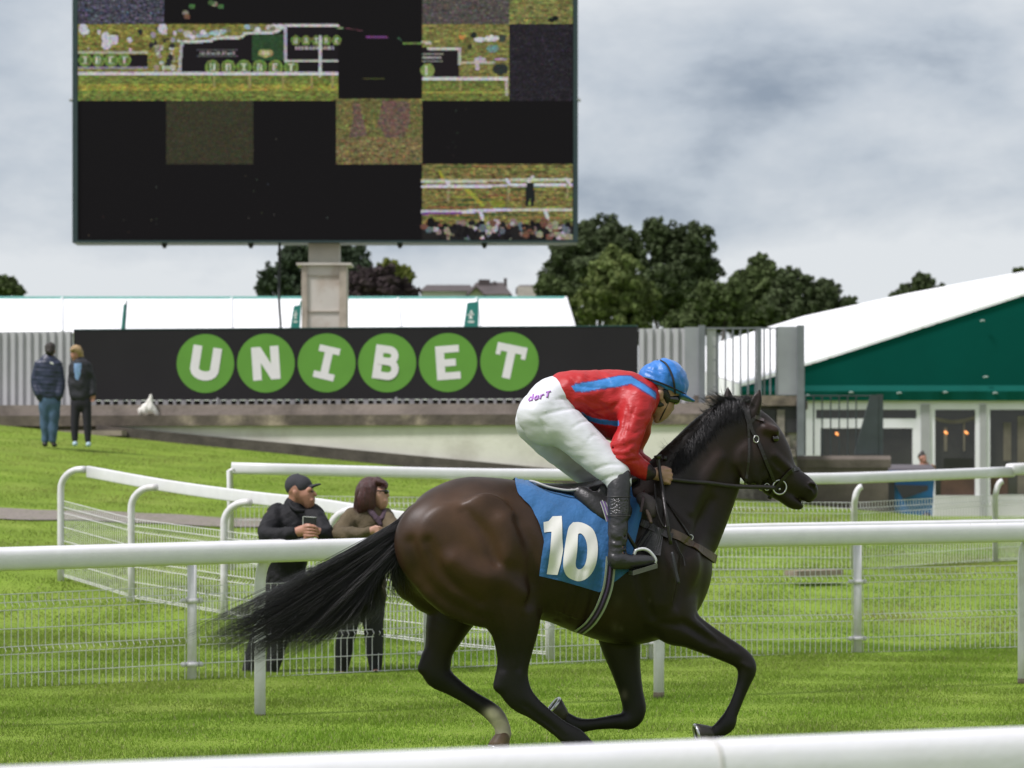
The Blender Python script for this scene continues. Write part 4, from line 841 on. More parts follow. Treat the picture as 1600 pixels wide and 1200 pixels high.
# head
HFd.chain(ch(z3, M3, [(690, 345, 140, .076), (775, 455, 178, .092), (850, 570, 170, .090), (925, 680, 130, .070), (1010, 735, 100, .056), (1080, 768, 84, .050), (1125, 795, 70, .049)]), .02)
HFd.chain(ch(z3, M3, [(870, 770, 62, .05), (960, 830, 52, .042), (1020, 872, 50, .040), (1062, 893, 38, .032)]), .012)
HFd.chain(ch(z3, M3, [(1130, 830, 50, .045), (1120, 862, 32, .036)]), .015)
for s in (-1, 1):
    HFd.chain(ch(z3, M3, [(755, 600, 120, .03, s*.075), (765, 680, 95, .028, s*.072)]), .04)         # cheek
    HFd.chain(ch(z3, M3, [(900, 400, 34, .03, s*.085), (840, 380, 30, .03, s*.075)]), .03)            # brow
    HFd.chain(ch(z3, M3, [(900, 560, 14, .012, s*.088), (1010, 660, 12, .010, s*.066)]), .03)         # face ridge
    HFd.chain(ch(z3, M3, [(905, 452, 24, .018, s*.106)]), .015, carve=True)
    HFd.chain(ch(z3, M3, [(1150, 770, 34, .02, s*.052)]), .015)
    HFd.chain(ch(z3, M3, [(1148, 768, 17, .022, s*.066), (1166, 782, 17, .022, s*.062), (1172, 800, 10, .02, s*.055)]), .006, carve=True)
    HFd.chain(ch(z3, M3, [(1128, 905, 14, .06, s*.03), (1096, 876, 12, .05, s*.035), (1060, 848, 9, .035, s*.048), (1020, 822, 6, .022, s*.058)]), .006, carve=True)
# ears
HFd.chain(ch(z3, M3, [(745, 330, 42, .03, -.05), (762, 260, 46, .028, -.055), (782, 190, 38, .022, -.06), (802, 128, 9, .008, -.058)]), .012)
HFd.chain(ch(z3, M3, [(752, 250, 22, .016, -.085), (775, 195, 18, .014, -.082), (793, 150, 6, .008, -.075)]), .008, carve=True)
HFd.chain(ch(z3, M3, [(600, 260, 40, .03, .05), (592, 200, 38, .024, .055), (590, 150, 26, .018, .058), (588, 108, 7, .007, .055)]), .012)
# near hind
HN, HFR = -.13, .13
HFd.chain(ch(z1, M1, [(160, 560, 130, .13, -.12), (255, 620, 165, .145, -.125), (335, 700, 110, .12, -.135), (368, 780, 76, .09, HN), (371, 860, 53, .056, HN), (366, 915, 45, .044, HN), (365, 955, 47, .040, HN), (387, 1000, 40, .036, HN), (432, 1037, 29, .028, HN), (495, 1085, 26, .025, HN), (540, 1118, 33, .031, HN), (568, 1142, 30, .030, HN), (598, 1172, 29, .031, HN), (612, 1190, 27, .031, HN)]), .035)
HFd.chain(ch(z1, M1, [(326, 968, 16, .022, HN), (345, 920, 13, .016, HN)]), .03)
# far hind
HFd.chain(ch(z5, M5, [(150, 20, 180, .13, HFR), (235, 130, 125, .11, HFR), (200, 260, 84, .08, HFR), (172, 345, 60, .056, HFR), (160, 405, 60, .046, HFR), (165, 450, 56, .042, HFR), (225, 496, 40, .032, HFR), (300, 545, 33, .026, HFR), (368, 588, 36, .030, HFR), (402, 620, 37, .032, HFR), (424, 658, 33, .029, HFR), (430, 690, 34, .032, HFR)]), .03)
HFd.chain(ch(z5, M5, [(100, 425, 18, .020, HFR), (120, 370, 14, .016, HFR)]), .03)
# near fore
HFd.chain(ch(z1, M1, [(790, 590, 96, .08, -.135), (805, 700, 80, .085, -.135), (825, 790, 60, .08, -.13)]), .05)
HFd.chain(ch(z5, M5, [(1085, 150, 110, .09, -.14), (1130, 235, 82, .085, -.14), (1205, 285, 66, .072, -.135), (1300, 335, 52, .056, -.13), (1385, 382, 43, .042, -.13), (1412, 425, 40, .042, -.13), (1398, 485, 29, .029, -.13), (1370, 560, 25, .024, -.13), (1345, 615, 29, .028, -.13), (1330, 648, 37, .034, -.13), (1290, 680, 29, .028, -.13), (1262, 688, 28, .032, -.13)]), .035)
# far fore
HFd.chain(ch(z5, M5, [(890, 210, 105, .09, .13), (902, 320, 84, .078, .13), (922, 420, 63, .06, .13), (945, 520, 50, .048, .13), (958, 590, 49, .044, .13), (938, 632, 40, .040, .13), (870, 640, 29, .029, .13), (790, 650, 25, .024, .13), (735, 655, 32, .030, .13), (705, 648, 35, .033, .13), (675, 622, 28, .027, .13), (660, 605, 27, .031, .13)]), .03)
# dock of the tail
HFd.chain(ch(z4, 2.608*310, [(850, 165, 34, .035), (800, 215, 30, .032), (755, 290, 24, .026), (715, 360, 14, .016)]), .03)
# muscle relief on both sides
for s in (-1, 1):
    HFd.chain(ch(z1, M1, [(190, 540, 85, .05, s*.215), (250, 640, 70, .04, s*.225)]), .06)
    HFd.chain(ch(z1, M1, [(290, 480, 60, .03, s*.232), (350, 570, 55, .03, s*.235)]), .06)
    HFd.chain(ch(z1, M1, [(760, 470, 45, .03, s*.185), (830, 620, 65, .045, s*.19)]), .06)
    HFd.chain(ch(z1, M1, [(760, 640, 70, .05, s*.20), (790, 740, 60, .05, s*.18)]), .06)
def near_lat(u, w, s=-1):
    ls = np.linspace(.46, 0, 80)*s; v = HFd.at(np.stack([np.full(80, u), ls, np.full(80, w)], 1)); i = np.argmax(v < 0)
    if not (v < 0).any(): return 0.0
    if i == 0: return ls[0]
    t = v[i-1]/(v[i-1]-v[i]); return ls[i-1] + t*(ls[i]-ls[i-1])
def onskin(px, py, off=.008, s=-1):
    la = -.2
    for _ in range(3): q = hp(px, py, la if s < 0 else la); la = near_lat(q[0], q[2], -1)
    q = hp(px, py, la - off); 
    if s > 0: q = np.array([q[0], -q[1], q[2]])
    return q
def nrm_at(p):
    e = .012; g = np.array([HFd.at(p + np.eye(3)[k]*e)[0] - HFd.at(p - np.eye(3)[k]*e)[0] for k in range(3)]); return g/(np.linalg.norm(g)+1e-9)
def hskin(pts, r, z=z1, m=M1, k=.02, both=True, carve=True, sink=.35):
    """muscle groove or ridge that follows the skin along a traced line"""
    q = crom(np.array([(a, b, 0) for a, b in pts], float), 6)[:, :2]; n = len(q); st = []
    for i, (X, Y) in enumerate(q):
        rr = r*(.3+.7*math.sin(math.pi*(i+.4)/(n-.2)))/m; p_ = onskin(*z(X, Y), rr*sink if carve else -rr*sink); st.append((*p_, rr, rr))
    st = np.array(st); sets = [st]
    if both: s2 = st.copy(); s2[:, 1] *= -1; sets.append(s2)
    for q_ in sets: HFd.chain(q_, k, carve=carve, sub=1)
hskin([(125, 560), (150, 620), (195, 680), (270, 730)], 6, k=.06)
hskin([(75, 560), (110, 660), (180, 730), (270, 775)], 8, k=.06)
hskin([(338, 500), (352, 545), (350, 600)], 14, k=.09, carve=False, sink=.85)
hskin([(385, 500), (420, 570), (425, 650), (412, 730)], 9, k=.06)
hskin([(230, 470), (290, 540), (320, 620)], 6, k=.06)
hskin([(200, 610), (260, 650), (330, 665), (390, 700)], 14, k=.09, carve=False, sink=.85)
hskin([(742, 500), (728, 600), (735, 690), (762, 770)], 11, k=.04)
hskin([(860, 560), (845, 650), (825, 740)], 10, k=.04)
hskin([(775, 560), (800, 640), (790, 730)], 15, k=.08, carve=False, sink=.8)
hskin([(930, 440), (895, 520), (865, 585)], 9, k=.04)
hskin([(830, 350), (880, 285), (940, 215)], 10, k=.045)
hskin([(870, 470), (905, 390), (950, 320)], 14, k=.05, carve=False, sink=.5)
for x0 in (505, 545, 585): hskin([(x0+25, 640), (x0+8, 720), (x0-12, 780)], 5, k=.03)
hskin([(300, 770), (325, 840), (338, 920)], 7, k=.025, both=False); hskin([(395, 770), (392, 850), (385, 920)], 7, k=.025, both=False)
hskin([(395, 1018), (450, 1062), (515, 1112)], 5.5, k=.014, both=False)
hskin([(790, 790), (860, 800), (930, 850)], 8, k=.03, both=False); hskin([(890, 770), (950, 820), (1000, 860)], 6, k=.025, both=False)
hskin([(1385, 470), (1362, 550), (1340, 610)], 7, z5, M5, .012, False); hskin([(1392, 405), (1420, 420)], 8, z5, M5, .014, False, False, .2)
hskin([(1150, 235), (1235, 290), (1330, 345)], 9, z5, M5, .025, False)
hskin([(200, 475), (280, 530), (350, 575)], 7, z5, M5, .012, False)
hskin([(240, 260), (200, 340), (170, 400)], 9, z5, M5, .02, False)
hskin([(935, 470), (950, 540), (958, 585)], 8, z5, M5, .016, False); hskin([(890, 645), (810, 658), (745, 662)], 6, z5, M5, .012, False)
# veins
hskin([(810, 610), (826, 670), (818, 730), (840, 780)], 4, k=.008, both=True, carve=False, sink=.1)
hskin([(330, 730), (345, 790), (352, 860)], 3.6, k=.008, both=False, carve=False, sink=.1)
hskin([(470, 740), (540, 770), (600, 778)], 3.6, k=.008, carve=False, sink=.1)
hskin([(880, 520), (860, 610), (842, 690)], 3.4, k=.008, carve=False, sink=.1)
hskin([(870, 610), (910, 660), (965, 705)], 12, z3, M3, .008, True, False, .1); hskin([(840, 640), (820, 720), (850, 770)], 12, z3, M3, .012)
hskin([(700, 560), (715, 680), (770, 770)], 16, z3, M3, .02)
hV, hQ = HFd.net(2)
wV = H2W(hV); hx_, hy_ = pix(wV)
# coat: dark bay, brown on the quarters, black points, one white sock
base = np.array([.0108, .0064, .0046]); C = np.tile(base, (len(wV), 1))
def blob(X, Y, rx, ry, col, amt, z=z1, m=1.8186):
    cx, cy = z(X, Y); f = np.exp(-(((hx_-cx)/(rx/m))**2 + ((hy_-cy)/(ry/m))**2))[:, None]*amt; C[:] = C*(1-f) + np.array(col)*f
brn = (.056, .0262, .0122)
blob(250, 560, 190, 170, brn, .95); blob(200, 480, 130, 90, (.066, .034, .017), .6); blob(330, 640, 80, 100, (.044, .021, .0095), .6); blob(120, 640, 90, 90, brn, .5); blob(560, 770, 140, 50, (.026, .0125, .007), .6)
blob(950, 330, 60, 120, (.022, .011, .007), .7); blob(850, 640, 110, 110, (.018, .0095, .0065), .7); blob(1120, 220, 60, 60, (.030, .0135, .009), .8); blob(1170, 300, 40, 60, (.026, .012, .0085), .6); blob(1040, 300, 60, 70, (.020, .010, .0065), .7)
blk = np.array([.0058, .0048, .0046])
low = np.clip((hy_-(540+840/1.8186))/60, 0, 1)[:, None]; C[:] = C*(1-low) + blk*low
mz = np.clip((hx_-1245)/20, 0, 1)[:, None]*.8; C[:] = C*(1-mz) + np.array([.010, .006, .0055])*mz
for (X, Y, rx, ry, a) in ((390, 610, 30, 22, 1.15), (415, 655, 40, 32, 1.5), (432, 690, 32, 27, 1.2), (385, 597, 20, 14, .9)):
    cx, cy = z5(X, Y); f = np.clip(np.exp(-(((hx_-cx)/(rx/2.581))**2 + ((hy_-cy)/(ry/2.581))**2))*a, 0, 1)[:, None]*((hV[:, 1] > 0)[:, None]); C[:] = C*(1-f) + np.array([.60, .52, .43])*f
C = np.maximum(C, .003)
for (X, Y, r, a) in ((918, 530, 12, .8), (880, 260, 14, .25), (905, 265, 8, .3), (1020, 150, 6, .3), (890, 150, 20, .12)):
    cx, cy = z5(X, Y); f = np.clip(np.exp(-(((hx_-cx)/(r/2.581))**2 + ((hy_-cy)/(1.5*r/2.581))**2)), 0, 1)[:, None]*a; C[:] = C*(1-f) + np.array([.12, .10, .08])*f
coat = mat('horse_coat', (.03, .02, .01), .46, .3, 6, .07, 150, spec=.29, col=True, stretch=(1, 1, 1))
horse = mesh('horse', wV, hQ, coat, None, True, HO, C)
tag(horse, 'dark bay racehorse galloping to the right with black tail streaming', 'horse')
# hooves
hoofm = mat('hoof_horn', (.030, .024, .020), .5, .25, 14); hoofp = mat('hoof_pale', (.17, .11, .065), .5, .25, 14); shoe_m = mat('horseshoe', (.62, .63, .64), .3, .1, 20, metal=.85); sole_m = mat('hoof_sole', (.05, .042, .036), .9, .4, 30, .6)
def hoof(z, X, Y, tx, ty, lat, m):
    a = hp(*z(X, Y), lat); b_ = hp(*z(X+tx, Y+ty), lat); ax = b_-a; ax[1] = 0; Lh = .072; ax /= np.linalg.norm(ax); fwd = np.array([ax[2], 0, -ax[0]])
    if fwd[0]*1 + fwd[2]*0 < 0: pass
    v = []; n = 16
    for t, r in ((-.1, .031), (.2, .038), (.65, .046), (.97, .051), (1, .045)):
        for k in range(n):
            th = 2*math.pi*k/n; v.append(a + ax*Lh*t + fwd*(r*1.08*math.cos(th) + .012*t) + np.array([0, r*math.sin(th), 0]))
    f = [(i*n+k, i*n+(k+1)%n, (i+1)*n+(k+1)%n, (i+1)*n+k) for i in range(4) for k in range(n)] + [tuple(range(n-1, -1, -1)), tuple(4*n+k for k in range(n))]
    h_ = mesh('hoof', H2W(v), f, m, horse, True)
    p_ = [a + ax*Lh*1.03 + fwd*(.046*math.cos(t)+.012) + np.array([0, .043*math.sin(t), 0]) for t in np.linspace(-2.5, 2.5, 18)]
    b = MB(); b.tube(H2W(p_), .009, 6); b.build('horseshoe', shoe_m, h_, True)
hoof(z1, 610, 1188, 22, 30, HN, hoofm); hoof(z5, 430, 688, -12, 52, HFR, hoofp); hoof(z5, 1268, 684, -55, 14, -.13, hoofm); hoof(z5, 672, 618, -38, -30, .13, hoofm)
# eyes
eyem = mat('horse_eye', (.008, .005, .004), .05, .1, 5, spec=.8)
for s in (-1, 1):
    f_ = Field((-.03,)*3, (.03,)*3, .003); f_.chain([(0, 0, 0, .019, .019)]); V, Q = f_.net(); c = hp(*z3(905, 452), s*.088); mesh('eye', H2W(V + c), Q, eyem, horse, True)
# hair
hairm = mat('black_hair', (.0065, .0055, .0058), .36, .2, 30, spec=.55)
def strands(name, gens, parent, segs=12, world=False, m_=None):
    n = len(gens); m = segs+1; Pts = np.array([g[0] for g in gens]); rad = np.array([g[1] for g in gens])       # n,m,3 / n
    t = np.gradient(Pts, axis=1); t /= np.linalg.norm(t, axis=2, keepdims=True)+1e-9
    a = np.cross(t, np.array([0, 1., .2])); a /= np.linalg.norm(a, axis=2, keepdims=True)+1e-9; b_ = np.cross(t, a)
    tt = np.linspace(0, 1, m); prof = (np.clip(1.15-tt, .12, 1))[None, :, None]*rad[:, None, None]
    V = np.stack([Pts + prof*(math.cos(k)*a + math.sin(k)*b_) for k in (0, 2.094, 4.189)], 2)                     # n,m,3,3
    i, j, k = np.meshgrid(np.arange(n), np.arange(segs), np.arange(3), indexing='ij'); k2 = (k+1) % 3; base_ = i*m*3
    Q = np.stack([base_+j*3+k, base_+j*3+k2, base_+(j+1)*3+k2, base_+(j+1)*3+k], -1).reshape(-1, 4)
    V = V.reshape(-1, 3); return mesh(name, V if world else H2W(V), Q, m_ or hairm, parent, True)
def bez(p, m):
    t = np.linspace(0, 1, m)[:, None]; return (1-t)**3*p[0] + 3*(1-t)**2*t*p[1] + 3*(1-t)*t*t*p[2] + t**3*p[3]
rng = np.random.default_rng(3); gens = []
Ex = [0, .12, .3, .5, .66, .8, .92, 1]; EX = [-40, -15, 45, 140, 255, 395, 560, 690]; EY = [628, 668, 720, 752, 742, 700, 645, 545]
for lock in range(125):
    t0 = rng.random()**.9; la0 = rng.normal(0, .024); ph = rng.uniform(0, 6.3); fr_ = rng.uniform(4.5, 9); am = rng.uniform(5, 17); ejit = rng.normal(0, 1, 2)*[34, 15]; cj = rng.normal(0, 12, 2); ln0 = 1 - .30*rng.random()**2
    for i in range(28):
        t = np.clip(t0 + rng.normal(0, .022), 0, 1); p0 = np.array([835-70*t+rng.normal(0, 7), 178+165*t+rng.normal(0, 8)])
        e_ = np.array([np.interp(t, Ex, EX), np.interp(t, Ex, EY)]) + ejit + rng.normal(0, 11, 2); short = ln0*(1 - .30*rng.random()**2.5)
        c1 = p0 + np.array([-125-40*rng.random(), 92+62*t]) + cj*.4; c2 = e_ + np.array([255-135*t, -112+70*t]) + cj
        pt = bez([p0, c1, c2, e_], 40)[:max(14, int(40*short))]
        pt = np.stack([np.interp(np.linspace(0, 1, 17), np.linspace(0, 1, len(pt)), pt[:, k]) for k in (0, 1)], 1); tt = np.linspace(0, 1, 17)
        pt[:, 1] += (am*np.sin(fr_*tt+ph) + rng.normal(0, 2.5)*np.sin(tt*rng.uniform(5, 12)))*tt**1.2; pt[:, 0] += .4*am*np.cos(fr_*tt+ph)*tt
        if rng.random() < .10: pt[:, 1] += rng.normal(0, 26)*tt**2; pt[:, 0] -= 18*tt**2*rng.random()
        la = la0 + rng.normal(0, .006) + tt*rng.normal(0, .03) + .02*np.sin(fr_*tt+ph+1)*tt; gens.append((np.array([hp(*z4(*pt[k]), la[k]) for k in range(17)]), rng.uniform(.0009, .0021)))
strands('tail', gens, horse, 16); gens = []
for i in range(260):                         # short loose hair close under the dock
    t = rng.random(); p0 = np.array([828-50*t, 215+150*t]) + rng.normal(0, 10, 2); e_ = np.array([770+rng.normal(0, 45), 470+rng.normal(0, 45)]); pt = bez([p0, p0+[-25, 60], e_+[-5, -80], e_], 13); la = rng.normal(-.01, .03); gens.append((np.array([hp(*z4(*pt[k]), la) for k in range(13)]), rng.uniform(.0012, .0024)))
strands('tail_base', gens, horse)
gens = []; cx = [(640, 185), (600, 195), (545, 205), (480, 265), (410, 345), (350, 415), (300, 475), (250, 535), (205, 575)]
crest = crom(np.array([(a, b, 0) for a, b in cx], float), 12)[:, :2]
for i in range(2400):
    k = rng.integers(0, len(crest)); p0 = crest[k] + rng.normal(0, 10, 2) + np.array([12, 18]); up = rng.random() < .45; s = rng.uniform(-1, 1)
    if up: e_ = p0 + np.array([-34, -10]) * rng.uniform(.5, 2.0) + rng.normal(0, 18, 2); c1 = p0 + np.array([-8, -16]); la1 = rng.normal(0, .03)
    else: e_ = p0 + np.array([25+rng.normal(0, 30), 120*rng.uniform(.4, 1.2)]); c1 = p0 + np.array([0, -8]); la1 = -.085 - .02*rng.random()
    pt = bez([p0, c1, (c1+e_)/2+rng.normal(0, 6, 2), e_], 13); l0 = rng.normal(-.01, .015); la = l0 + (la1-l0)*np.linspace(0, 1, 13)**.6
    gens.append((np.array([hp(*z3(*pt[j]), la[j]) for j in range(13)]), rng.uniform(.0014, .0029)))
for i in range(220):                         # wisps at the withers and behind the poll
    if rng.random() < .45: p0 = np.array([235, 560]) + rng.normal(0, 16, 2); e_ = np.array([165, 520]) + rng.normal(0, 22, 2); c1 = p0+[-20, -28]
    else: p0 = np.array([560, 215]) + rng.normal(0, 40, 2)*[1, .4]; e_ = p0 + np.array([-75, -20]) + rng.normal(0, 28, 2); c1 = p0+[-30, -42]
    pt = bez([p0, c1, (c1+e_)/2, e_], 13); la = rng.normal(0, .03); gens.append((np.array([hp(*z3(*pt[j]), la) for j in range(13)]), rng.uniform(.0009, .0017)))
strands('mane', gens, horse)
gens = []
for i in range(160):
    p0 = np.array([690, 200]) + rng.normal(0, 26, 2)*[1.2, .5]; e_ = np.array([790, 290]) + rng.normal(0, 30, 2); pt = bez([p0, p0+[20, -45], e_+[-40, -60], e_], 13); la = rng.normal(0, .035); gens.append((np.array([hp(*z3(*pt[j]), la) for j in range(13)]), rng.uniform(.001, .002)))
strands('forelock', gens, horse)
# ============================================================ tack
def ribbon(name, pts, w, m, parent, th=.004, off=.007, sides=(-1,), z=None, smooth=True):
    if len(sides) > 1:
        return [ribbon(name, pts, w, m, parent, th, off, (s_,), z) for s_ in sides][0]
    return ribbon1(name, pts, w, m, parent, th, off, sides, z)
def ribbon1(name, pts, w, m, parent, th, off, sides, z):
    """strap lying on the horse's skin along a traced line"""
    b = MB()
    for s in sides:
        c = crom(np.array([(a, q, 0) for a, q in pts], float), 5)[:, :2]; V = []
        pp = np.array([onskin(*(z(*q) if z else q), off) for q in c]); t = np.gradient(pp, axis=0); t /= np.linalg.norm(t, axis=1)[:, None]+1e-9
        for i in range(len(pp)):
            n = nrm_at(pp[i]); a = np.cross(n, t[i]); a /= np.linalg.norm(a)+1e-9; ww = (w[0]+(w[1]-w[0])*i/(len(pp)-1)) if hasattr(w, '__len__') else w
            V.append([pp[i]+a*ww/2, pp[i]-a*ww/2, pp[i]-a*ww/2+n*th, pp[i]+a*ww/2+n*th])
        V = np.array(V)
        if s > 0: V[..., 1] *= -1
        k = len(V); b.add(H2W(V.reshape(-1, 3)), [(i*4+q, i*4+(q+1) % 4, (i+1)*4+(q+1) % 4, (i+1)*4+q) for i in range(k-1) for q in range(4)] + [(3, 2, 1, 0), (k*4-4, k*4-3, k*4-2, k*4-1)])
    return b.build(name, m, parent, False)
leather = mat('bridle_leather', (.012, .009, .008), .42, .25, 25, .15, 60); brownl = mat('brown_leather', (.085, .052, .036), .5, .2, 15, .2, 40)
br = thing('bridle', 'black leather bridle with metal bit ring on the horse head', 'bridle', H2W(hp(*z3(850, 560), 0))[0])
ribbon('cheek_strap', [(720, 250), (745, 380), (790, 470), (850, 620), (900, 740)], .017, leather, br, sides=(-1, 1), z=z3)
ribbon('browband', [(735, 345), (775, 310), (810, 305)], .017, leather, br, sides=(-1, 1), z=z3)
ribbon('headpiece', [(735, 370), (715, 300), (690, 215), (680, 190)], .02, leather, br, sides=(-1, 1), z=z3)
ribbon('throat_lash', [(722, 320), (730, 480), (725, 640), (700, 770)], .012, leather, br, sides=(-1, 1), z=z3)
ribbon('noseband', [(1068, 655), (1015, 665), (950, 730), (900, 800), (870, 850)], .018, leather, br, sides=(-1, 1), z=z3)
for s in (-1, 1):
    c = onskin(*z3(935, 777), .014); 
    if s > 0: c[1] *= -1
    b = MB(); b.tube(H2W([c + np.array([.036*math.cos(a), 0, .036*math.sin(a)]) for a in np.linspace(0, 2*math.pi, 25)]), .0042, 6, cap=False); b.build('bit_ring', steel, br, True)
    for X, Y in ((850, 775), (778, 455)):
        q = onskin(*z3(X, Y), .014); q[1] *= -s; b = MB(); b.tube(H2W([q + np.array([.014*math.cos(a), 0, .018*math.sin(a)]) for a in np.linspace(0, 2*math.pi, 13)]), .003, 5, cap=False); b.build('buckle', steel, br, True)
b = MB(); b.tube(H2W([hp(*z3(935, 790), -.07), hp(*z3(935, 790), .07)]), .006, 8); b.build('bit_bar', steel, br, True)
ribbon('cheek_pad', [(770, 305), (800, 318), (830, 330)], .018, mat('browband_fabric', (.09, .07, .075), .7), br, off=.012, z=z3)
re_ = thing('reins', 'black reins running from the bit to the jockey hands', 'reins', H2W(hp(*z3(500, 750), -.1))[0])
for s in (-1, 1):
    P_ = []
    for X, Y in [(190, 722), (330, 738), (460, 748), (580, 764), (700, 774), (800, 775), (905, 780)]:
        q = onskin(*z3(X, Y), .02); la = min(q[1], -.10); q = hp(*z3(X, Y), la); q[1] *= -s; P_.append(q)
    c = crom(np.array(P_), 5); b = MB(); b.tube(H2W(c), .0105, 8, sx=.4, up=(0, 0, 1)); b.build('rein', leather, re_, True)
b = MB(); b.tube(H2W(crom(np.array([hp(*zs(690, 110), -.13), hp(*zs(700, 330), -.235), hp(*zs(740, 480), -.26), hp(*zs(790, 560), -.27), hp(*zs(800, 480), -.25), hp(*zs(770, 120), -.14)]), 6)), .012, 6, sx=.4); b.build('rein_loop', leather, re_, True)
bp_ = thing('breastplate', 'brown leather breast girth strapped round the horse chest', 'breastplate', H2W(hp(*zs(1050, 720), -.2))[0])
ribbon('breast_strap', [(850, 615), (960, 660), (1100, 745), (1230, 830), (1325, 892)], .043, brownl, bp_, off=.01, z=zs, sides=(-1, 1))
ribbon('breast_loop', [(540, 505), (640, 550), (740, 605), (870, 660)], .035, leather, bp_, off=.016, z=zs, sides=(-1, 1))
ribbon('neck_strap', [(790, 270), (880, 400), (980, 540), (1060, 665)], .011, leather, bp_, off=.008, z=zs, sides=(-1, 1))
ribbon('loose_strap', [(900, 700), (940, 800), (985, 880), (1003, 960)], .006, leather, bp_, off=.012, z=zs)
c = onskin(*zs(1062, 665), .02); b = MB(); b.tube(H2W([c + np.array([.012*math.cos(a), 0, .013*math.sin(a)]) for a in np.linspace(0, 2*math.pi, 13)]), .003, 5, cap=False); b.build('ring', steel, bp_, True)
# saddle cloth
def ridge_y(px):
    u = hp(px, 800, 0)[0]; ws = np.linspace(2.0, .9, 220); v = HFd.at(np.stack([np.full(220, u), np.zeros(220), ws], 1)); w = ws[np.argmax(v < 0)]; d = HO[1]+u*hf[1]; return HY - (w-CAMH)*F/d
def cloth_pt(px, t, yb, off):
    yt = ridge_y(px)+1.0; q = onskin(px, yt+(yb-yt)*t, off) if t > .02 else None
    if q is None: u = hp(px, yt, 0); q = np.array([u[0], 0, u[2]+off+.004])
    return q
XL = [(0, 372), (.12, 380), (.25, 418), (.42, 442), (.6, 455), (.8, 447), (1, 441)]; XR = [(0, 700), (.2, 706), (.45, 738), (.6, 730), (.8, 712), (1, 696)]
YB = [(430, 652), (500, 668), (560, 685), (612, 701), (660, 668), (700, 636), (740, 560)]
def cloth():
    na, nt = 72, 44; b = MB(); G = []
    for j in range(nt+1):
        t = (j/nt)**1.0; row = []
        for i in range(na+1):
            X = np.interp(t, *zip(*XL)) + (np.interp(t, *zip(*XR))-np.interp(t, *zip(*XL)))*i/na
            yb = 540+np.interp(X, *zip(*YB))/1.8186; px = 600+X/1.8186
            rip = .004*math.sin(X*.11+t*9) * t + .0035*math.sin(X*.05-t*14) + .003*math.sin((X+t*160)*.09)
            row.append(cloth_pt(px, t, yb, .012 + rip))
        G.append(row)
    G = np.array(G); far = G.copy(); far[..., 1] *= -1
    V = np.concatenate([far[::-1][:-1].reshape(-1, 3), G.reshape(-1, 3)]); rows = 2*nt+1; n = na+1
    Q = [(r*n+i, r*n+i+1, (r+1)*n+i+1, (r+1)*n+i) for r in range(rows-1) for i in range(na)]
    return V, Q
cV, cQ = cloth(); sc = thing('saddle_cloth', 'blue number cloth with large white 10 under the jockey', 'saddle cloth', H2W(hp(*z1(560, 540), -.27))[0])
mesh('cloth', H2W(cV), cQ, mat('cloth_blue', (.018, .125, .33), .75, .12, 8, .35, 30, sheen=.2), sc, True)
def numeral(strips, name):
    b = MB()
    for A_, B_ in strips:                     # two outline edges, joined by quads that lie on the cloth
        A_ = np.array(A_, float); B_ = np.array(B_, float); n = len(A_); m = 7; V = []
        for i in range(n):
            for k in range(m):
                q = A_[i] + (B_[i]-A_[i])*k/(m-1); X1, Y1 = (790+q[0]/3.158-600)*1.8186, (540+q[1]/3.158-540)*1.8186; px, py = z2(*q)
                yt = ridge_y(px); yb = 540+np.interp(X1, *zip(*YB))/1.8186; t = (py-yt)/(yb-yt)
                rip = .004*math.sin(X1*.11+t*9)*t + .0035*math.sin(X1*.05-t*14) + .003*math.sin((X1+t*160)*.09)
                V.append(onskin(px, py, .012+rip+.0035))
        b.add(H2W(V), [(i*m+k, i*m+k+1, (i+1)*m+k+1, (i+1)*m+k) for i in range(n-1) for k in range(m-1)])
    return b.build(name, mat('number_white', (.76, .75, .72), .6, .05, 6), sc, True)
def dens(p, k=5): p = np.array(p, float); return np.concatenate([np.linspace(p[i], p[i+1], k, endpoint=False) for i in range(len(p)-1)] + [p[-1:]])
numeral([(dens([(232, 842), (229, 870), (226, 930), (220, 1010), (212, 1075), (203, 1128)]), dens([(277, 840), (279, 880), (280, 950), (284, 1010), (272, 1075), (256, 1132)])),
         (dens([(232, 842), (212, 866), (187, 871)]), dens([(231, 918), (210, 919), (190, 922)]))], 'numeral')
outer = [(332, 872), (365, 871), (398, 882), (430, 905), (448, 945), (455, 990), (453, 1040), (444, 1085), (424, 1125), (395, 1152), (362, 1163), (330, 1155), (303, 1138), (287, 1105), (284, 1070), (288, 1025), (296, 970), (303, 930), (312, 895), (332, 872)]
inner = [(358, 930), (368, 926), (382, 935), (394, 955), (401, 980), (403, 1005), (402, 1030), (399, 1055), (391, 1082), (376, 1100), (361, 1104), (350, 1096), (346, 1082), (347, 1062), (350, 1040), (353, 1015), (355, 985), (356, 960), (357, 940), (358, 930)]
numeral([(crom(np.array([(*p, 0) for p in outer], float), 3)[:, :2], crom(np.array([(*p, 0) for p in inner], float), 3)[:, :2])], 'numeral')
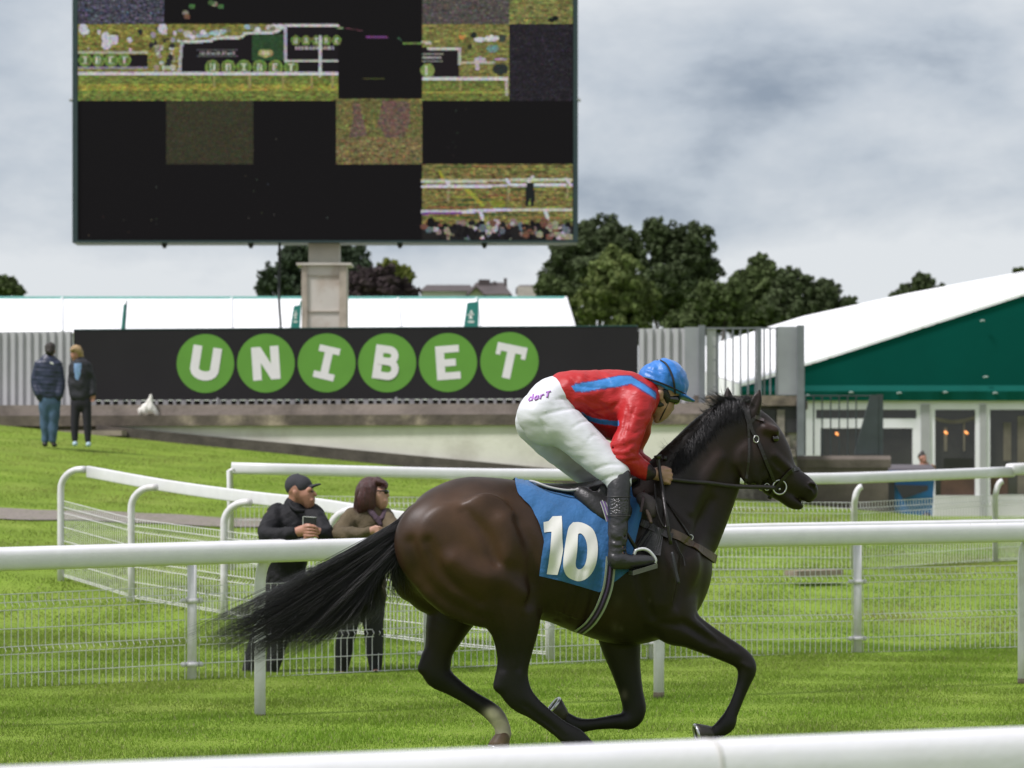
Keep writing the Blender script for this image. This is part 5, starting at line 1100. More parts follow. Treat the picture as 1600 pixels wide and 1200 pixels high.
# saddle
sd = thing('saddle', 'small black racing saddle with striped girth and stirrups', 'saddle', H2W(hp(*z1(560, 420), 0))[0])
blackl = mat('saddle_leather', (.013, .012, .013), .38, .2, 18, .15, 50)
f = Field((-.45, -.35, 1.1), (.35, .35, 1.8), .011)
f.chain(ch(z1, M1, [(432, 400, 12, .10), (480, 408, 17, .13), (560, 412, 22, .14), (640, 398, 24, .13), (700, 380, 22, .10)]), .02)
for s in (-1, 1): f.chain(ch(z1, M1, [(560, 420, 22, .016, s*.15), (595, 445, 26, .014, s*.195), (622, 478, 18, .012, s*.232)]), .03); f.chain(ch(z1, M1, [(640, 420, 34, .02, s*.18), (668, 470, 40, .02, s*.235)]), .03)
V, Q = f.net(2); mesh('seat', H2W(V), Q, blackl, sd, True)
b = MB(); b.tube(H2W(crom(np.array([hp(*z1(415, 384), -.02), hp(*z1(432, 388), -.09), hp(*z1(470, 402), -.13), hp(*z1(520, 411), -.15), hp(*z1(560, 408), -.155)]), 5)), .006, 6); b.build('silver_edge', mat('silver_edge', (.45, .45, .46), .4), sd, True)
purple = mat('web_purple', (.10, .06, .17), .8, .15, 30); webpale = mat('web_pale', (.32, .36, .30), .8, .1, 30); webdark = mat('web_dark', (.020, .014, .028), .8, .1, 30)
b = MB()
def wrap(px_a, off, m, name, parent, w, par=None):
    return ribbon(name, px_a, w, m, parent, th=.003, off=off, z=z1, sides=(-1, 1))
gp = [(645, 600), (640, 660), (632, 700), (612, 750), (585, 790), (555, 815)]
wrap(gp, .022, webpale, 'girth', sd, .052); wrap(gp, .0255, webdark, 'girth_stripe', sd, .030); wrap(gp, .029, purple, 'girth_stripe', sd, .008)
for o_, m_, w_ in ((.074, webpale, .032), (.078, purple, .024), (.082, webpale, .004)):
    ribbon('elastic' if m_ is not purple else 'elastic_stripe', [(588, 404), (606, 418), (622, 445), (634, 480), (640, 500)], w_, m_, sd, off=o_, z=z1)
f = Field((-.2, -.4, 1.0), (.6, .1, 1.75), .009)
f.chain(ch(zs, 6.667*310, [(560, 260, 70, .03, -.20), (620, 330, 95, .035, -.215), (650, 400, 70, .03, -.225)]), .02)
V, Q = f.net(2); mesh('pommel_pad', H2W(V), Q, mat('pad_mauve', (.060, .045, .048), .7, .15, 12, .2), sd, True)
ribbon('billet', [(575, 180), (560, 300), (540, 400)], .012, mat('billet_red', (.035, .012, .014), .5), sd, off=.06, z=zs)
ribbon('girth_flap', [(560, 640), (660, 690), (760, 720)], .14, mat('flap_grey', (.022, .021, .024), .6, .15, 20, .2), sd, off=.006, z=zs)
f = Field((-.2, -.5, .9), (.6, .1, 1.6), .009); f.chain(ch(zs, 6.667*310, [(600, 385, 22, .012, -.258), (625, 440, 26, .014, -.265), (650, 510, 22, .012, -.275)]), .01); V, Q = f.net(1); mesh('tan_pad', H2W(V), Q, brownl, sd, True)
LS = -.345
for s, la in ((-1, LS), (1, .36)):
    st_ = [(470, 845), (488, 805), (520, 790), (575, 785), (625, 805), (668, 850), (695, 895), (690, 935)]
    b = MB(); b.tube(H2W(crom(np.array([hp(*zs(X, Y), la - s*.0) for X, Y in st_]), 5)), .0085, 8); ir = b.build('stirrup_iron', mat('stirrup_white', (.70, .71, .72), .3, .05, 10, metal=.3), sd, True)
    b = MB(); a = hp(*zs(440, 1010), la-.0); c = hp(*zs(690, 935), la); wv = np.array([0, .05, 0]); b.add(H2W([a-wv, c-wv, c+wv, a+wv, a-wv+[0, 0, -.022], c-wv+[0, 0, -.022], c+wv+[0, 0, -.022], a+wv+[0, 0, -.022]]), [(0,1,2,3),(7,6,5,4),(0,4,5,1),(1,5,6,2),(2,6,7,3),(3,7,4,0)]); b.build('tread', mat('tread_green', (.08, .085, .065), .5, .2, 20), ir)
    b = MB(); b.tube(H2W([hp(*zs(500, 795), la), hp(*z1(668, 500), -.27 if s < 0 else .27), hp(*z1(650, 420), -.17 if s < 0 else .17)]), .011, 6, sx=.3); b.build('stirrup_leather', leather, sd, True)
# ============================================================ jockey
def skin_m(nm, c): return mat(nm, c, .5, .12, 14, .08, 90, spec=.35)
jskin = skin_m('skin_fair', (.42, .245, .18))
JLO, JHI = (-.55, -.48, .75), (.65, .48, 2.30)
def jfield(v=.0075): return Field(JLO, JHI, v)
def emit(f, name, m, parent, col=None, relax=2, loc=None):
    V, Q = f.net(relax); Wv = H2W(V); c = col(Wv, V) if col else None
    return mesh(name, Wv, Q, m, parent, True, loc, c)
JO = H2W(hp(*z2(300, 300), 0))[0]
f = Field(JLO, JHI, .0055)
# body: one continuous figure under the clothes, bare head and hands
f.chain(ch(z2, M2, [(195, 315, 110, .13), (300, 235, 85, .13), (430, 250, 110, .15), (560, 270, 112, .15), (640, 265, 85, .13)]), .04)
f.chain(ch(z2, M2, [(660, 255, 62, .06), (710, 262, 58, .055), (755, 285, 60, .056)]), .03)
f.chain(ch(z2, M2, [(765, 215, 92, .078), (790, 190, 90, .076)]), .03)
f.chain(ch(z2, M2, [(768, 255, 62, .066), (775, 300, 52, .056), (765, 340, 34, .040), (748, 364, 20, .024)]), .02)
f.chain(ch(z2, M2, [(800, 262, 16, .02), (812, 292, 14, .013), (823, 310, 10, .010)]), .012)
f.chain(ch(z2, M2, [(801, 333, 10, .018)]), .008); f.chain(ch(z2, M2, [(792, 347, 9, .016)]), .008)
f.chain(ch(z2, M2, [(818, 322, 6, .005, -.01), (812, 322, 6, .005, -.01)]), .006)
for s in (-1, 1):
    f.chain(ch(z2, M2, [(782, 296, 20, .016, s*.042)]), .02)
    f.chain(ch(z2, M2, [(764, 232, 18, .012, s*.088), (766, 258, 13, .010, s*.083)]), .008)
    f.chain(ch(z2, M2, [(800, 268, 12, .012, s*.036)]), .01, carve=True)
legsN = [(195, 335, 100, .09, -.09), (330, 432, 84, .085, -.13), (450, 542, 72, .072, -.19), (548, 645, 55, .056, -.25), (557, 760, 48, .048, -.29), (553, 900, 42, .042, -.325), (548, 1005, 34, .034, -.34), (556, 1045, 32, .032, -.345), (640, 1066, 28, .03, -.345), (700, 1064, 20, .025, -.345)]
legsF = [(150, 380, 90, .09, .09), (280, 500, 80, .08, .13), (410, 610, 68, .07, .19), (520, 690, 52, .054, .25), (530, 800, 46, .046, .29), (530, 930, 40, .04, .33), (530, 1040, 32, .032, .35), (540, 1080, 30, .03, .355), (620, 1095, 26, .03, .36)]
f.chain(ch(z2, M2, legsN), .03); f.chain(ch(z2, M2, legsF), .03)
armN = [(650, 285, 62, .06, -.165), (622, 400, 55, .055, -.215), (583, 532, 46, .046, -.235), (645, 592, 38, .038, -.205), (722, 632, 25, .028, -.145)]
armF = [(650, 290, 60, .06, .165), (640, 410, 52, .052, .22), (625, 540, 46, .046, .225), (690, 600, 36, .036, .17), (755, 632, 25, .026, .11)]
f.chain(ch(z2, M2, armN), .025); f.chain(ch(z2, M2, armF), .025)
def fist(X, Y, lat, s):
    f.chain(ch(z2, M2, [(X-45, Y-8, 26, .027, lat-.004*s), (X-10, Y-6, 34, .026, lat), (X+18, Y-2, 33, .022, lat)]), .014)
    for i, (dy, ln) in enumerate(((-30, 24), (-9, 30), (12, 28), (31, 20))):
        f.chain(ch(z2, M2, [(X+14, Y+dy*.9, 10.5, .011, lat-.012*s), (X+14+ln, Y+dy+3, 10.5, .0105, lat-.008*s), (X+16+ln, Y+dy+8, 10, .010, lat+.018*s), (X+2, Y+dy+8, 9, .009, lat+.030*s)]), .004)
    f.chain(ch(z2, M2, [(X-24, Y-24, 13, .013, lat+.004*s), (X+8, Y-37, 11, .011, lat+.010*s), (X+36, Y-30, 9.5, .010, lat+.012*s)]), .006)
fist(768, 640, -.135, 1); fist(800, 636, .085, -1)
jock = emit(f, 'person', jskin, None, loc=JO)
tag(jock, 'jockey in red and blue silks, white breeches and blue cap crouching over the horse', 'person')
# breeches
def bskin0(px, py, F_, lat0=-.3):
    la = lat0
    for _ in range(3):
        q = hp(px, py, la); ls = np.linspace(-.42, .1, 150); v = F_.at(np.stack([np.full(150, q[0]), ls, np.full(150, q[2])], 1)); i = np.argmax(v < 0)
        if (v < 0).any() and i > 0: la = ls[i-1] + (v[i-1]/(v[i-1]-v[i]))*(ls[i]-ls[i-1])
        else: la = -.03 if lat0 == -.3 else lat0
    return la
def crease(f, pl, r):
    q = crom(np.array([(a, b, 0) for a, b in pl], float), 7)[:, :2]; n = len(q); st = []
    for i, (X, Y) in enumerate(q):
        rr = r*(.25 + .75*math.sin(math.pi*(i+.3)/(n-.4)))/M2*2.0; a_ = z2(X, Y); la = bskin0(*a_, f); st.append((*hp(*a_, la - rr*.45), rr, rr))
    f.chain(np.array(st), .007, carve=True, sub=1)
f = jfield()
f.chain(ch(z2, M2, [(185, 330, 118, .155), (235, 255, 102, .15), (305, 235, 88, .14)]), .05)
for s in (-1, 1): f.chain(ch(z2, M2, [(150, 345, 88, .085, s*.085), (185, 400, 85, .08, s*.095)]), .04)
f.chain(ch(z2, M2, [(200, 345, 122, .105, -.09), (330, 432, 100, .10, -.13), (450, 542, 88, .085, -.19), (540, 632, 72, .070, -.245), (558, 672, 64, .064, -.258)]), .04)
f.chain(ch(z2, M2, [(150, 390, 100, .1, .09), (275, 505, 94, .095, .13), (400, 610, 80, .08, .19), (500, 688, 66, .066, .245), (525, 715, 58, .06, .255)]), .03)
f.wave(fold_noise(21, .0022, 32)); f.wave(fold_noise(26, .0010, 90))
for pl, r in (([(170, 345), (270, 318), (365, 305)], 5), ([(205, 470), (185, 400), (165, 360)], 6), ([(330, 405), (380, 375), (425, 372)], 4), ([(270, 250), (330, 300), (362, 318)], 4), ([(225, 270), (300, 262), (350, 290)], 4), ([(440, 610), (520, 585), (585, 590)], 4), ([(470, 665), (540, 640), (600, 640)], 4), ([(395, 480), (440, 440), (500, 470)], 3)):
    crease(f, pl, r)
def bcol(Wv, V):
    x, y = pix(Wv); c = np.tile(np.array([.57, .58, .615]), (len(Wv), 1)); return c
breech = emit(f, 'breeches', mat('breeches_white', (.8, .8, .8), .6, .03, 7, .22, 7, col=True, stretch=(1, .6, 2.6)), jock, bcol, relax=1)
bskin = bskin0
# purple lettering on the hip
SEG = {'d': [[(.9, 1.6), (.9, 0)], [(.9, .75), (.45, 1), (.1, .5), (.45, 0), (.9, .25)]], 'a': [[(.85, 1), (.85, 0)], [(.85, .75), (.45, 1), (.1, .5), (.45, 0), (.85, .25)]], 'r': [[(.2, 0), (.2, 1)], [(.2, .7), (.5, .95), (.9, .95)]], 'T': [[(.5, 0), (.5, 1.5)], [(0, 1.4), (1.05, 1.4)]]}
b = MB()
o2 = np.array([825.0, 627.5]); ex = np.array([9.2, -2.0]); ey = np.array([1.5, -6.2])
for i, chh in enumerate('darT'):
    for pl in SEG[chh]:
        pl = np.array(pl); pl = np.concatenate([np.linspace(pl[k], pl[k+1], 5, endpoint=False) for k in range(len(pl)-1)] + [pl[-1:]])
        pts = []
        for a, c in pl:
            q = o2 + ex*(i*.95+a*.75) + ey*c; la = bskin(*q, f); pts.append(hp(*q, la-.002))
        b.tube(H2W(pts), .0052, 5)
b.build('lettering', mat('lettering_purple', (.42, .18, .55), .6, .1, 20), breech, True)
# boots
bootm = mat('boot_black', (.022, .0215, .024), .38, .25, 12, .2, 40, spec=.5)
f = jfield(.007)
f.chain(ch(z2, M2, [(530, 690, 56, .062, .255), (532, 800, 52, .056, .295), (530, 930, 48, .05, .335), (530, 1050, 44, .044, .355)]), .02)
f.chain(ch(z2, M2, [(528, 1085, 38, .042, .36), (600, 1095, 36, .044, .362), (680, 1092, 26, .036, .362)]), .02)
emit(f, 'boot', bootm, jock)
f = jfield(.007)
f.chain(ch(z2, M2, [(561, 652, 58, .062, -.258), (559, 720, 56, .060, -.278), (557, 780, 54, .058, -.292), (556, 880, 51, .052, -.322), (552, 980, 46, .046, -.338), (552, 1040, 46, .042, -.345)]), .02)
f.chain(ch(z2, M2, [(548, 1062, 40, .042, -.345), (620, 1066, 37, .044, -.347), (690, 1062, 29, .038, -.347), (715, 1060, 22, .028, -.347)]), .02)
f.wave(fold_noise(24, .0018, 40)); f.wave(lambda X, Y, Z: .0022*np.sin(Z*120+X*40)*np.exp(-((Z-1.28)/.07)**2))
for pl, r in (([(510, 985), (555, 1000), (600, 985)], 5), ([(512, 1020), (560, 1030), (596, 1010)], 5), ([(508, 940), (550, 965), (600, 930)], 4), ([(515, 870), (560, 890), (604, 860)], 4)): crease(f, pl, r)
boots = emit(f, 'boot', bootm, jock)
b = MB()
for Y0, w_ in ((745, .0), (838, .0)):
    la = -.285 if Y0 < 800 else -.312; c = hp(*z2(558, Y0), la); b.tube(H2W([c + np.array([.059*math.cos(a), .064*math.sin(a), 0]) for a in np.linspace(0, 2*math.pi, 25)]), .0025, 5, cap=False)
b.build('boot_seam', mat('boot_seam', (.035, .033, .035), .5), boots, True)
b = MB(); V = []
for a in np.linspace(-2.6, -1.0, 10):
    for Y0 in (752, 790, 830):
        c = hp(*z2(557.5, Y0), -.285-.0002*(Y0-752)); V.append(c + np.array([.0605*math.cos(a), .0655*math.sin(a), 0]))
b.add(H2W(V), [(i*3+k, i*3+k+1, (i+1)*3+k+1, (i+1)*3+k) for i in range(9) for k in range(2)]); b.build('boot_patch', mat('patent', (.028, .027, .030), .12, .5, 60, .5, 90), boots, True)
# silks
f = jfield(.007)
f.chain(ch(z2, M2, [(292, 228, 98, .158), (350, 238, 116, .168), (430, 252, 131, .178), (540, 268, 148, .185), (610, 268, 137, .178), (660, 262, 104, .15), (700, 262, 70, .095)]), .03)
f.chain(ch(z2, M2, [(470, 340, 80, .12), (540, 390, 80, .11)]), .05)
f.chain(ch(z2, M2, [(655, 285, 84, .082, -.165), (622, 400, 74, .072, -.215), (585, 525, 68, .066, -.236), (600, 555, 62, .060, -.228), (650, 592, 52, .052, -.20), (715, 626, 35, .037, -.15)]), .035)
f.chain(ch(z2, M2, [(655, 285, 82, .082, .165), (640, 410, 72, .072, .22), (622, 535, 66, .064, .228), (690, 600, 50, .05, .17), (745, 630, 34, .035, .115)]), .035)
f.wave(fold_noise(22, .0050, 30)); f.wave(fold_noise(25, .0018, 85))
for pl, r in (([(300, 195), (400, 200), (520, 215)], 5), ([(370, 250), (450, 290), (560, 300)], 5), ([(420, 330), (500, 320), (570, 270)], 6), ([(600, 300), (590, 380), (560, 470)], 6), ([(540, 500), (590, 490), (640, 470)], 5), ([(530, 540), (600, 545), (650, 520)], 5), ([(560, 575), (620, 570), (690, 560)], 4), ([(610, 330), (660, 350), (700, 340)], 4), ([(590, 420), (640, 430), (680, 410)], 4), ([(460, 135), (500, 160), (520, 190)], 4), ([(580, 440), (600, 500), (640, 540)], 4)):
    crease(f, pl, r)
red = np.array([.38, .010, .012]); blu = np.array([.03, .18, .47]); navy = np.array([.02, .03, .12])
def jcol(Wv, V):
    x, y = pix(Wv); X, Y = (x-790)*3.158, (y-540)*3.158; c = np.tile(red, (len(Wv), 1)); sdn = V[:, 1] < .02
    s1 = inpoly(X, Y, [(325, 203), (345, 190), (440, 175), (560, 150), (615, 150), (650, 172), (690, 196), (742, 235), (742, 262), (700, 235), (655, 205), (620, 186), (560, 200), (470, 212), (380, 228), (345, 226)])
    e1 = inpoly(X, Y, [(325, 200), (345, 185), (440, 170), (560, 145), (617, 145), (654, 168), (694, 191), (746, 230), (742, 268), (696, 240), (652, 211), (618, 192), (560, 206), (470, 218), (380, 234), (343, 232)])
    s2 = inpoly(X, Y, [(372, 320), (400, 345), (470, 365), (560, 372), (560, 398), (470, 388), (392, 368)])
    c[e1] = np.array([.10, .03, .12]); c[s1] = blu; c[s2 & (V[:, 1] < 0)] = blu*.9
    cuff = inpoly(X, Y, [(703, 585), (760, 570), (760, 690), (690, 680)]); c[cuff] = np.array([.02, .012, .015]); return c
for pl, r in (([(520, 500), (560, 515), (600, 500), (630, 480)], 5), ([(545, 565), (590, 580), (640, 565)], 4), ([(650, 560), (665, 590), (655, 630)], 3.5), ([(690, 585), (700, 610), (690, 640)], 3), ([(640, 300), (615, 360), (610, 420)], 5), ([(390, 150), (450, 165), (540, 160)], 4), ([(310, 150), (340, 180), (350, 220)], 4), ([(440, 260), (500, 330), (520, 400)], 5), ([(380, 290), (430, 340), (500, 370)], 5)): crease(f, pl, r)
silk = emit(f, 'silks', mat('silks_satin', (.5, .02, .02), .5, .06, 5, .42, 9, col=True, spec=.4, stretch=(1.3, 1, 2.4)), jock, jcol, relax=1)
# helmet, cap cover, strap, goggles, hair
f = Field((0, -.25, 1.55), (.62, .25, 2.32), .006)
f.chain(ch(z2, M2, [(752, 180, 104, .098), (790, 172, 106, .098), (815, 190, 88, .088)]), .03)
a0 = hp(*z2(645, 165), 0); a1 = hp(*z2(905, 268), 0); dn = np.array([a1[2]-a0[2], 0, -(a1[0]-a0[0])]); dn /= np.linalg.norm(dn); dn = dn if dn[2] < 0 else -dn
f.cut(lambda X, Y, Z: (X-a0[0])*dn[0] + (Z-a0[2])*dn[2] + 0*Y)
f.wave(fold_noise(23, .0026, 75)); crease(f, [(700, 110), (740, 120), (790, 150)], 4); crease(f, [(680, 130), (720, 145), (770, 172)], 4); crease(f, [(850, 110), (865, 160), (880, 210)], 4); f.wave(lambda X, Y, Z: .0016*np.sin(9*np.arctan2(Y, X-.40)+X*20))
f.chain(ch(z2, M2, [(862, 246, 15, .078), (895, 262, 12, .064), (926, 274, 6, .036)]), .012)
capm = mat('cap_blue', (.012, .17, .56), .45, .1, 7, .3, 30, sheen=.2)
helm = emit(f, 'cap', capm, jock)
def band(pts, la_fn, r, m, name, parent, sx=.35):
    b = MB(); b.tube(H2W(crom(np.array([hp(*z2(X, Y), la_fn(i)) for i, (X, Y) in enumerate(pts)]), 5)), r, 6, sx=sx, up=(0, 1, 0)); return b.build(name, m, parent, True)
strapm = mat('strap_black', (.012, .012, .016), .5, .15, 20)
hfield = f
def hs(px, py, off=.004):
    la = bskin(px, py, hfield); q = hp(px, py, la-off); return q
for pts, r, nm in (([(652, 152), (700, 162), (760, 182), (820, 207), (885, 238)], .012, 'goggle_band'), ([(768, 74), (792, 90), (815, 130), (830, 180), (838, 235)], .013, 'cap_strap')):
    for s in (-1, 1):
        q = np.array([hs(*z2(X, Y)) for X, Y in pts]); q[:, 1] *= -s; b = MB(); b.tube(H2W(crom(q, 5)), r, 6, sx=.35, up=(0, 1, 0)); b.build(nm, strapm, helm, True)
f = Field((.1, -.2, 1.5), (.55, .2, 2.25), .005)
f.chain(ch(z2, M2, [(722, 222, 36, .062), (735, 262, 30, .058)]), .02)
for s in (-1, 1):
    f.chain(ch(z2, M2, [(716, 214, 34, .026, s*.066), (728, 230, 30, .022, s*.070), (738, 262, 26, .02, s*.068), (752, 288, 17, .014, s*.062), (776, 292, 9, .008, s*.062)]), .012); f.chain(ch(z2, M2, [(786, 232, 20, .014, s*.076), (797, 256, 18, .014, s*.070), (796, 280, 9, .008, s*.062)]), .01)
emit(f, 'hair', mat('hair_black', (.012, .010, .010), .5, .3, 60, .4, 120), jock)
f = Field((.2, -.2, 1.6), (.62, .2, 2.25), .005)
f.chain(ch(z2, M2, [(838, 268, 24, .03, -.025), (838, 268, 24, .03, .025)]), .012, lat=(0, 1, 0)); f.chain(ch(z2, M2, [(800, 262, 16, .008, -.068), (838, 266, 20, .01, -.05)]), .008); f.chain(ch(z2, M2, [(800, 262, 16, .008, .068), (838, 266, 20, .01, .05)]), .008)
emit(f, 'goggles', mat('goggles', (.010, .010, .010), .15, .2, 9, spec=.7), jock)
b = MB()
for s in (-1, 1): b.tube(H2W(crom(np.array([hp(*z2(812, 262), s*.066), hp(*z2(785, 320), s*.058), hp(*z2(762, 366), s*.028), hp(*z2(755, 374), 0)]), 4)), .0032, 5, sx=.5)
b.build('chin_strap', strapm, helm, True)
for s in (-1, 1):
    e = Field((-.02,)*3, (.02,)*3, .003); e.chain([(0, 0, 0, .010, .010)]); V, Q = e.net(1); mesh('eye', H2W(V + hp(*z2(802, 268), s*.028)), Q, eyem, jock, True)
# whip
wp = thing('whip', 'black padded whip held point down in the jockey hand', 'whip', H2W(hp(1036, 756, -.15))[0])
b = MB(); b.tube(H2W(crom(np.array([hp(*z3(122, 575), -.150), hp(*z3(128, 640), -.155), hp(*z3(143, 745), -.185), hp(*z3(160, 860), -.27), hp(*z3(178, 985), -.325), hp(*z3(206, 1160), -.325)]), 5)), .009, 8); b.build('shaft', leather, wp, True)
b = MB(); b.tube(H2W([hp(*z3(118, 562), -.149), hp(*z3(121, 576), -.150), hp(*z3(124, 592), -.151)]), [.021, .019, .010], 10); b.build('knob', leather, wp, True)
b = MB(); b.tube(H2W(crom(np.array([hp(*zs(868, 820), -.325), hp(*zs(888, 920), -.335), hp(*zs(912, 1040), -.34), hp(*zs(938, 1145), -.345)]), 4)), .014, 8, sx=.55); b.build('flap', mat('whip_pad', (.022, .022, .026), .55, .2, 30), wp, True)
b = MB(); b.tube(H2W([hp(*z3(163, 570), -.05), hp(*z3(168, 600), -.05)]), .016, 10); b.tube(H2W([hp(*z3(168, 590), -.05), hp(*z3(172, 660), -.06)]), .010, 8); tag(b.build('rein_grip', leather, None, True, H2W(hp(*z3(168, 600), -.05))[0]), 'dark end of gathered rein sticking up beside the whip knob', 'rein end')
# ============================================================ spectators
def pc(f, z, m, d0, rows, k=.02, **kw):
    o = []
    for r in rows:
        X, Y, dd, rv = r[:4]; q = r[4] if len(r) > 4 else 1.0; o.append((*P(*z(X, Y), d0+dd), rv/m, rv/m*q))
    f.chain(np.array(o), k, **kw)
def out_(f, name, m, parent=None, loc=None, col=None, relax=2):
    V, Q = f.net(relax); return mesh(name, V, Q, m, parent, True, loc, col(V) if col else None)
def small(p, r, name, m, parent, v=.003):
    e = Field([-r*1.6]*3, [r*1.6]*3, v); e.chain([(0, 0, 0, r, r)]); V, Q = e.net(1); return mesh(name, V+p, Q, m, parent, True)
skinA = skin_m('skin_ruddy', (.42, .21, .145)); skinB = skin_m('skin_pale', (.48, .27, .20))
def z7(X, Y): return 380+X/3.333, 720+Y/3.333
m7 = 3.333*193; d0 = 25.95
# --- man with cap
lo, hi = np.array([-2.75, 25.15, -.1]), np.array([-1.2, 26.5, 1.75]); L0 = np.array([PV(418, d0), d0, 0.])
f = Field(lo, hi, .0062)
legs = ([(250, 690, 0, 62), (205, 880, .03, 46), (170, 990, .02, 38), (150, 1100, .03, 26), (152, 1130, -.03, 22)], [(185, 690, .03, 62), (105, 880, .08, 46), (60, 990, .08, 38), (28, 1100, .1, 26), (22, 1130, .03, 22)])
for l in legs: pc(f, z7, m7, d0, l, .03)
pc(f, z7, m7, d0, [(215, 665, .02, 88, .8), (235, 520, 0, 86, .8), (255, 380, -.05, 98, .75), (262, 290, -.06, 72, .8)], .04)
pc(f, z7, m7, d0, [(262, 265, -.05, 50), (268, 215, -.06, 40), (285, 195, -.07, 44)], .03)
pc(f, z7, m7, d0, [(285, 140, -.08, 58, 1.0), (305, 165, -.08, 58, .95)], .03)
pc(f, z7, m7, d0, [(330, 180, -.10, 42, 1.1), (340, 212, -.10, 34, 1.1), (338, 232, -.10, 20, 1.3)], .02)
pc(f, z7, m7, d0, [(360, 158, -.12, 9), (372, 170, -.13, 9), (378, 178, -.13, 8)], .012); pc(f, z7, m7, d0, [(358, 205, -.14, 10, 1.6)], .01); pc(f, z7, m7, d0, [(354, 218, -.13, 9, 1.8)], .01)
pc(f, z7, m7, d0, [(345, 150, -.155, 14, .8)], .015); pc(f, z7, m7, d0, [(352, 163, -.155, 9, .7)], .01, carve=True)
pc(f, z7, m7, d0, [(270, 165, -.165, 14, .5), (275, 182, -.16, 12, .5), (278, 194, -.155, 8, .6)], .008)
pc(f, z7, m7, d0, [(165, 280, -.03, 46), (118, 380, -.30, 34), (190, 385, -.40, 28), (275, 376, -.42, 22)], .02)
pc(f, z7, m7, d0, [(372, 285, -.05, 46), (424, 380, -.28, 34), (415, 385, -.36, 28), (392, 374, -.42, 22)], .02)
# clasped hands, fingers crossing over
pc(f, z7, m7, d0, [(285, 370, -.43, 26, .9), (318, 362, -.45, 30, .7)], .012); pc(f, z7, m7, d0, [(390, 370, -.42, 24, .9), (360, 366, -.43, 28, .7)], .012)
for i in range(4):
    y = 344+15*i; pc(f, z7, m7, d0, [(322, y, -.475, 7.2), (348, y-3+2*i, -.49, 7), (374, y+2, -.485, 6.6), (388, y+8, -.465, 6)], .003)
    pc(f, z7, m7, d0, [(362, y+6, -.468, 7), (338, y+10, -.478, 6.8), (318, y+14, -.472, 6.2)], .003)
pc(f, z7, m7, d0, [(300, 350, -.45, 8), (325, 334, -.47, 7.5), (346, 332, -.48, 6.5)], .004); pc(f, z7, m7, d0, [(385, 352, -.44, 8), (366, 338, -.47, 7), (350, 336, -.47, 6)], .004)
man = out_(f, 'person', skinA, None, L0); tag(man, 'man in black cap and jacket leaning his forearms on the crowd fence', 'person')
f = Field(lo, hi, .0095)
pc(f, z7, m7, d0, [(222, 640, .02, 105, .75), (222, 560, .01, 104, .78), (240, 440, -.03, 112, .78), (262, 340, -.06, 112, .75), (268, 285, -.06, 78, .8), (265, 238, -.055, 55, 1)], .05)
pc(f, z7, m7, d0, [(180, 282, -.03, 62), (120, 372, -.28, 46), (140, 388, -.35, 40), (205, 384, -.40, 38), (262, 378, -.42, 32)], .03)
pc(f, z7, m7, d0, [(362, 285, -.05, 62), (424, 372, -.26, 46), (422, 386, -.34, 40), (402, 378, -.41, 32)], .03)
f.wave(fold_noise(3, .0050, 48)); f.wave(fold_noise(31, .0020, 120))
man_j = out_(f, 'jacket', mat('jacket_black', (.010, .010, .012), .75, .2, 10, .3, 60, spec=.3), man)
f = Field(lo, hi, .0095)
for l in legs: pc(f, z7, m7, d0, [(a, b_, c, r+9) for a, b_, c, r in l[:-1]], .03)
pc(f, z7, m7, d0, [(218, 690, .02, 100, .75), (218, 620, .02, 104, .75)], .04); f.wave(fold_noise(4, .003, 30)); out_(f, 'trousers', mat('trousers_black', (.011, .011, .013), .8, .2, 12, .2, 60), man)
shm = mat('shoe_dark', (.02, .02, .022), .4, .2, 14); shw = mat('shoe_sole_pale', (.45, .45, .45), .6, .1, 14)
f = Field(lo, hi, .008)
for X, Y, dd in ((152, 1128, .03), (22, 1130, .1)): pc(f, z7, m7, d0, [(X+4, Y, dd, 24, 1.1), (X-8, Y+8, dd-.12, 20, 1.2), (X-14, Y+12, dd-.19, 14, 1.2)], .02)
out_(f, 'shoes', shm, man)
b = MB(); b.tube([P(*z7(4, 1146), d0-.06), P(*z7(30, 1146), d0-.08)], .012, 6); b.build('shoe_trim', shw, man)
f = Field([-2.4, 25.4, 1.3], [-1.4, 26.3, 1.85], .006)
pc(f, z7, m7, d0, [(276, 128, -.07, 60, 1.02), (300, 134, -.08, 60, 1.0)], .02)
a_, c_ = P(*z7(222, 176), d0), P(*z7(372, 146), d0); sl__ = (c_[2]-a_[2])/(c_[0]-a_[0]); f.cut(lambda X, Y, Z: (a_[2]+(X-a_[0])*sl__ - Z)+0*Y)
pc(f, z7, m7, d0, [(345, 140, -.10, 9, 4.6), (375, 128, -.11, 8, 3.8), (402, 121, -.12, 5, 2.4)], .012)
pc(f, z7, m7, d0, [(284, 70, -.07, 6)], .004)
out_(f, 'cap', mat('cap_charcoal', (.030, .030, .036), .85, .15, 14, .25, 80), man)
b = MB(); b.tube([P(*z7(355, 160), d0-.175), P(*z7(364, 161), d0-.165)], .007, 6); b.build('eye', eyem, man)
b = MB(); b.tube(crom(np.array([P(*z7(238, 215), d0-.10), P(*z7(255, 245), d0-.17), P(*z7(285, 262), d0-.20), P(*z7(320, 262), d0-.19)]), 4), .02, 6, sx=.5); b.build('collar', MATS['jacket_black'], man_j, True)
rc = thing('racecard', 'small dark folded racecard with pale top edge in the man\'s hands', 'racecard', P(*z7(345, 312), d0-.46))
b = MB(); b.extr([(0, 0), (.092, .0), (.096, .068), (0, .074)], P(*z7(312, 340), d0-.455), (1, 0, 0), (0, 0, 1), (.01, .012, 0)); b.build('cover', mat('racecard_dark', (.014, .016, .015), .4), rc)
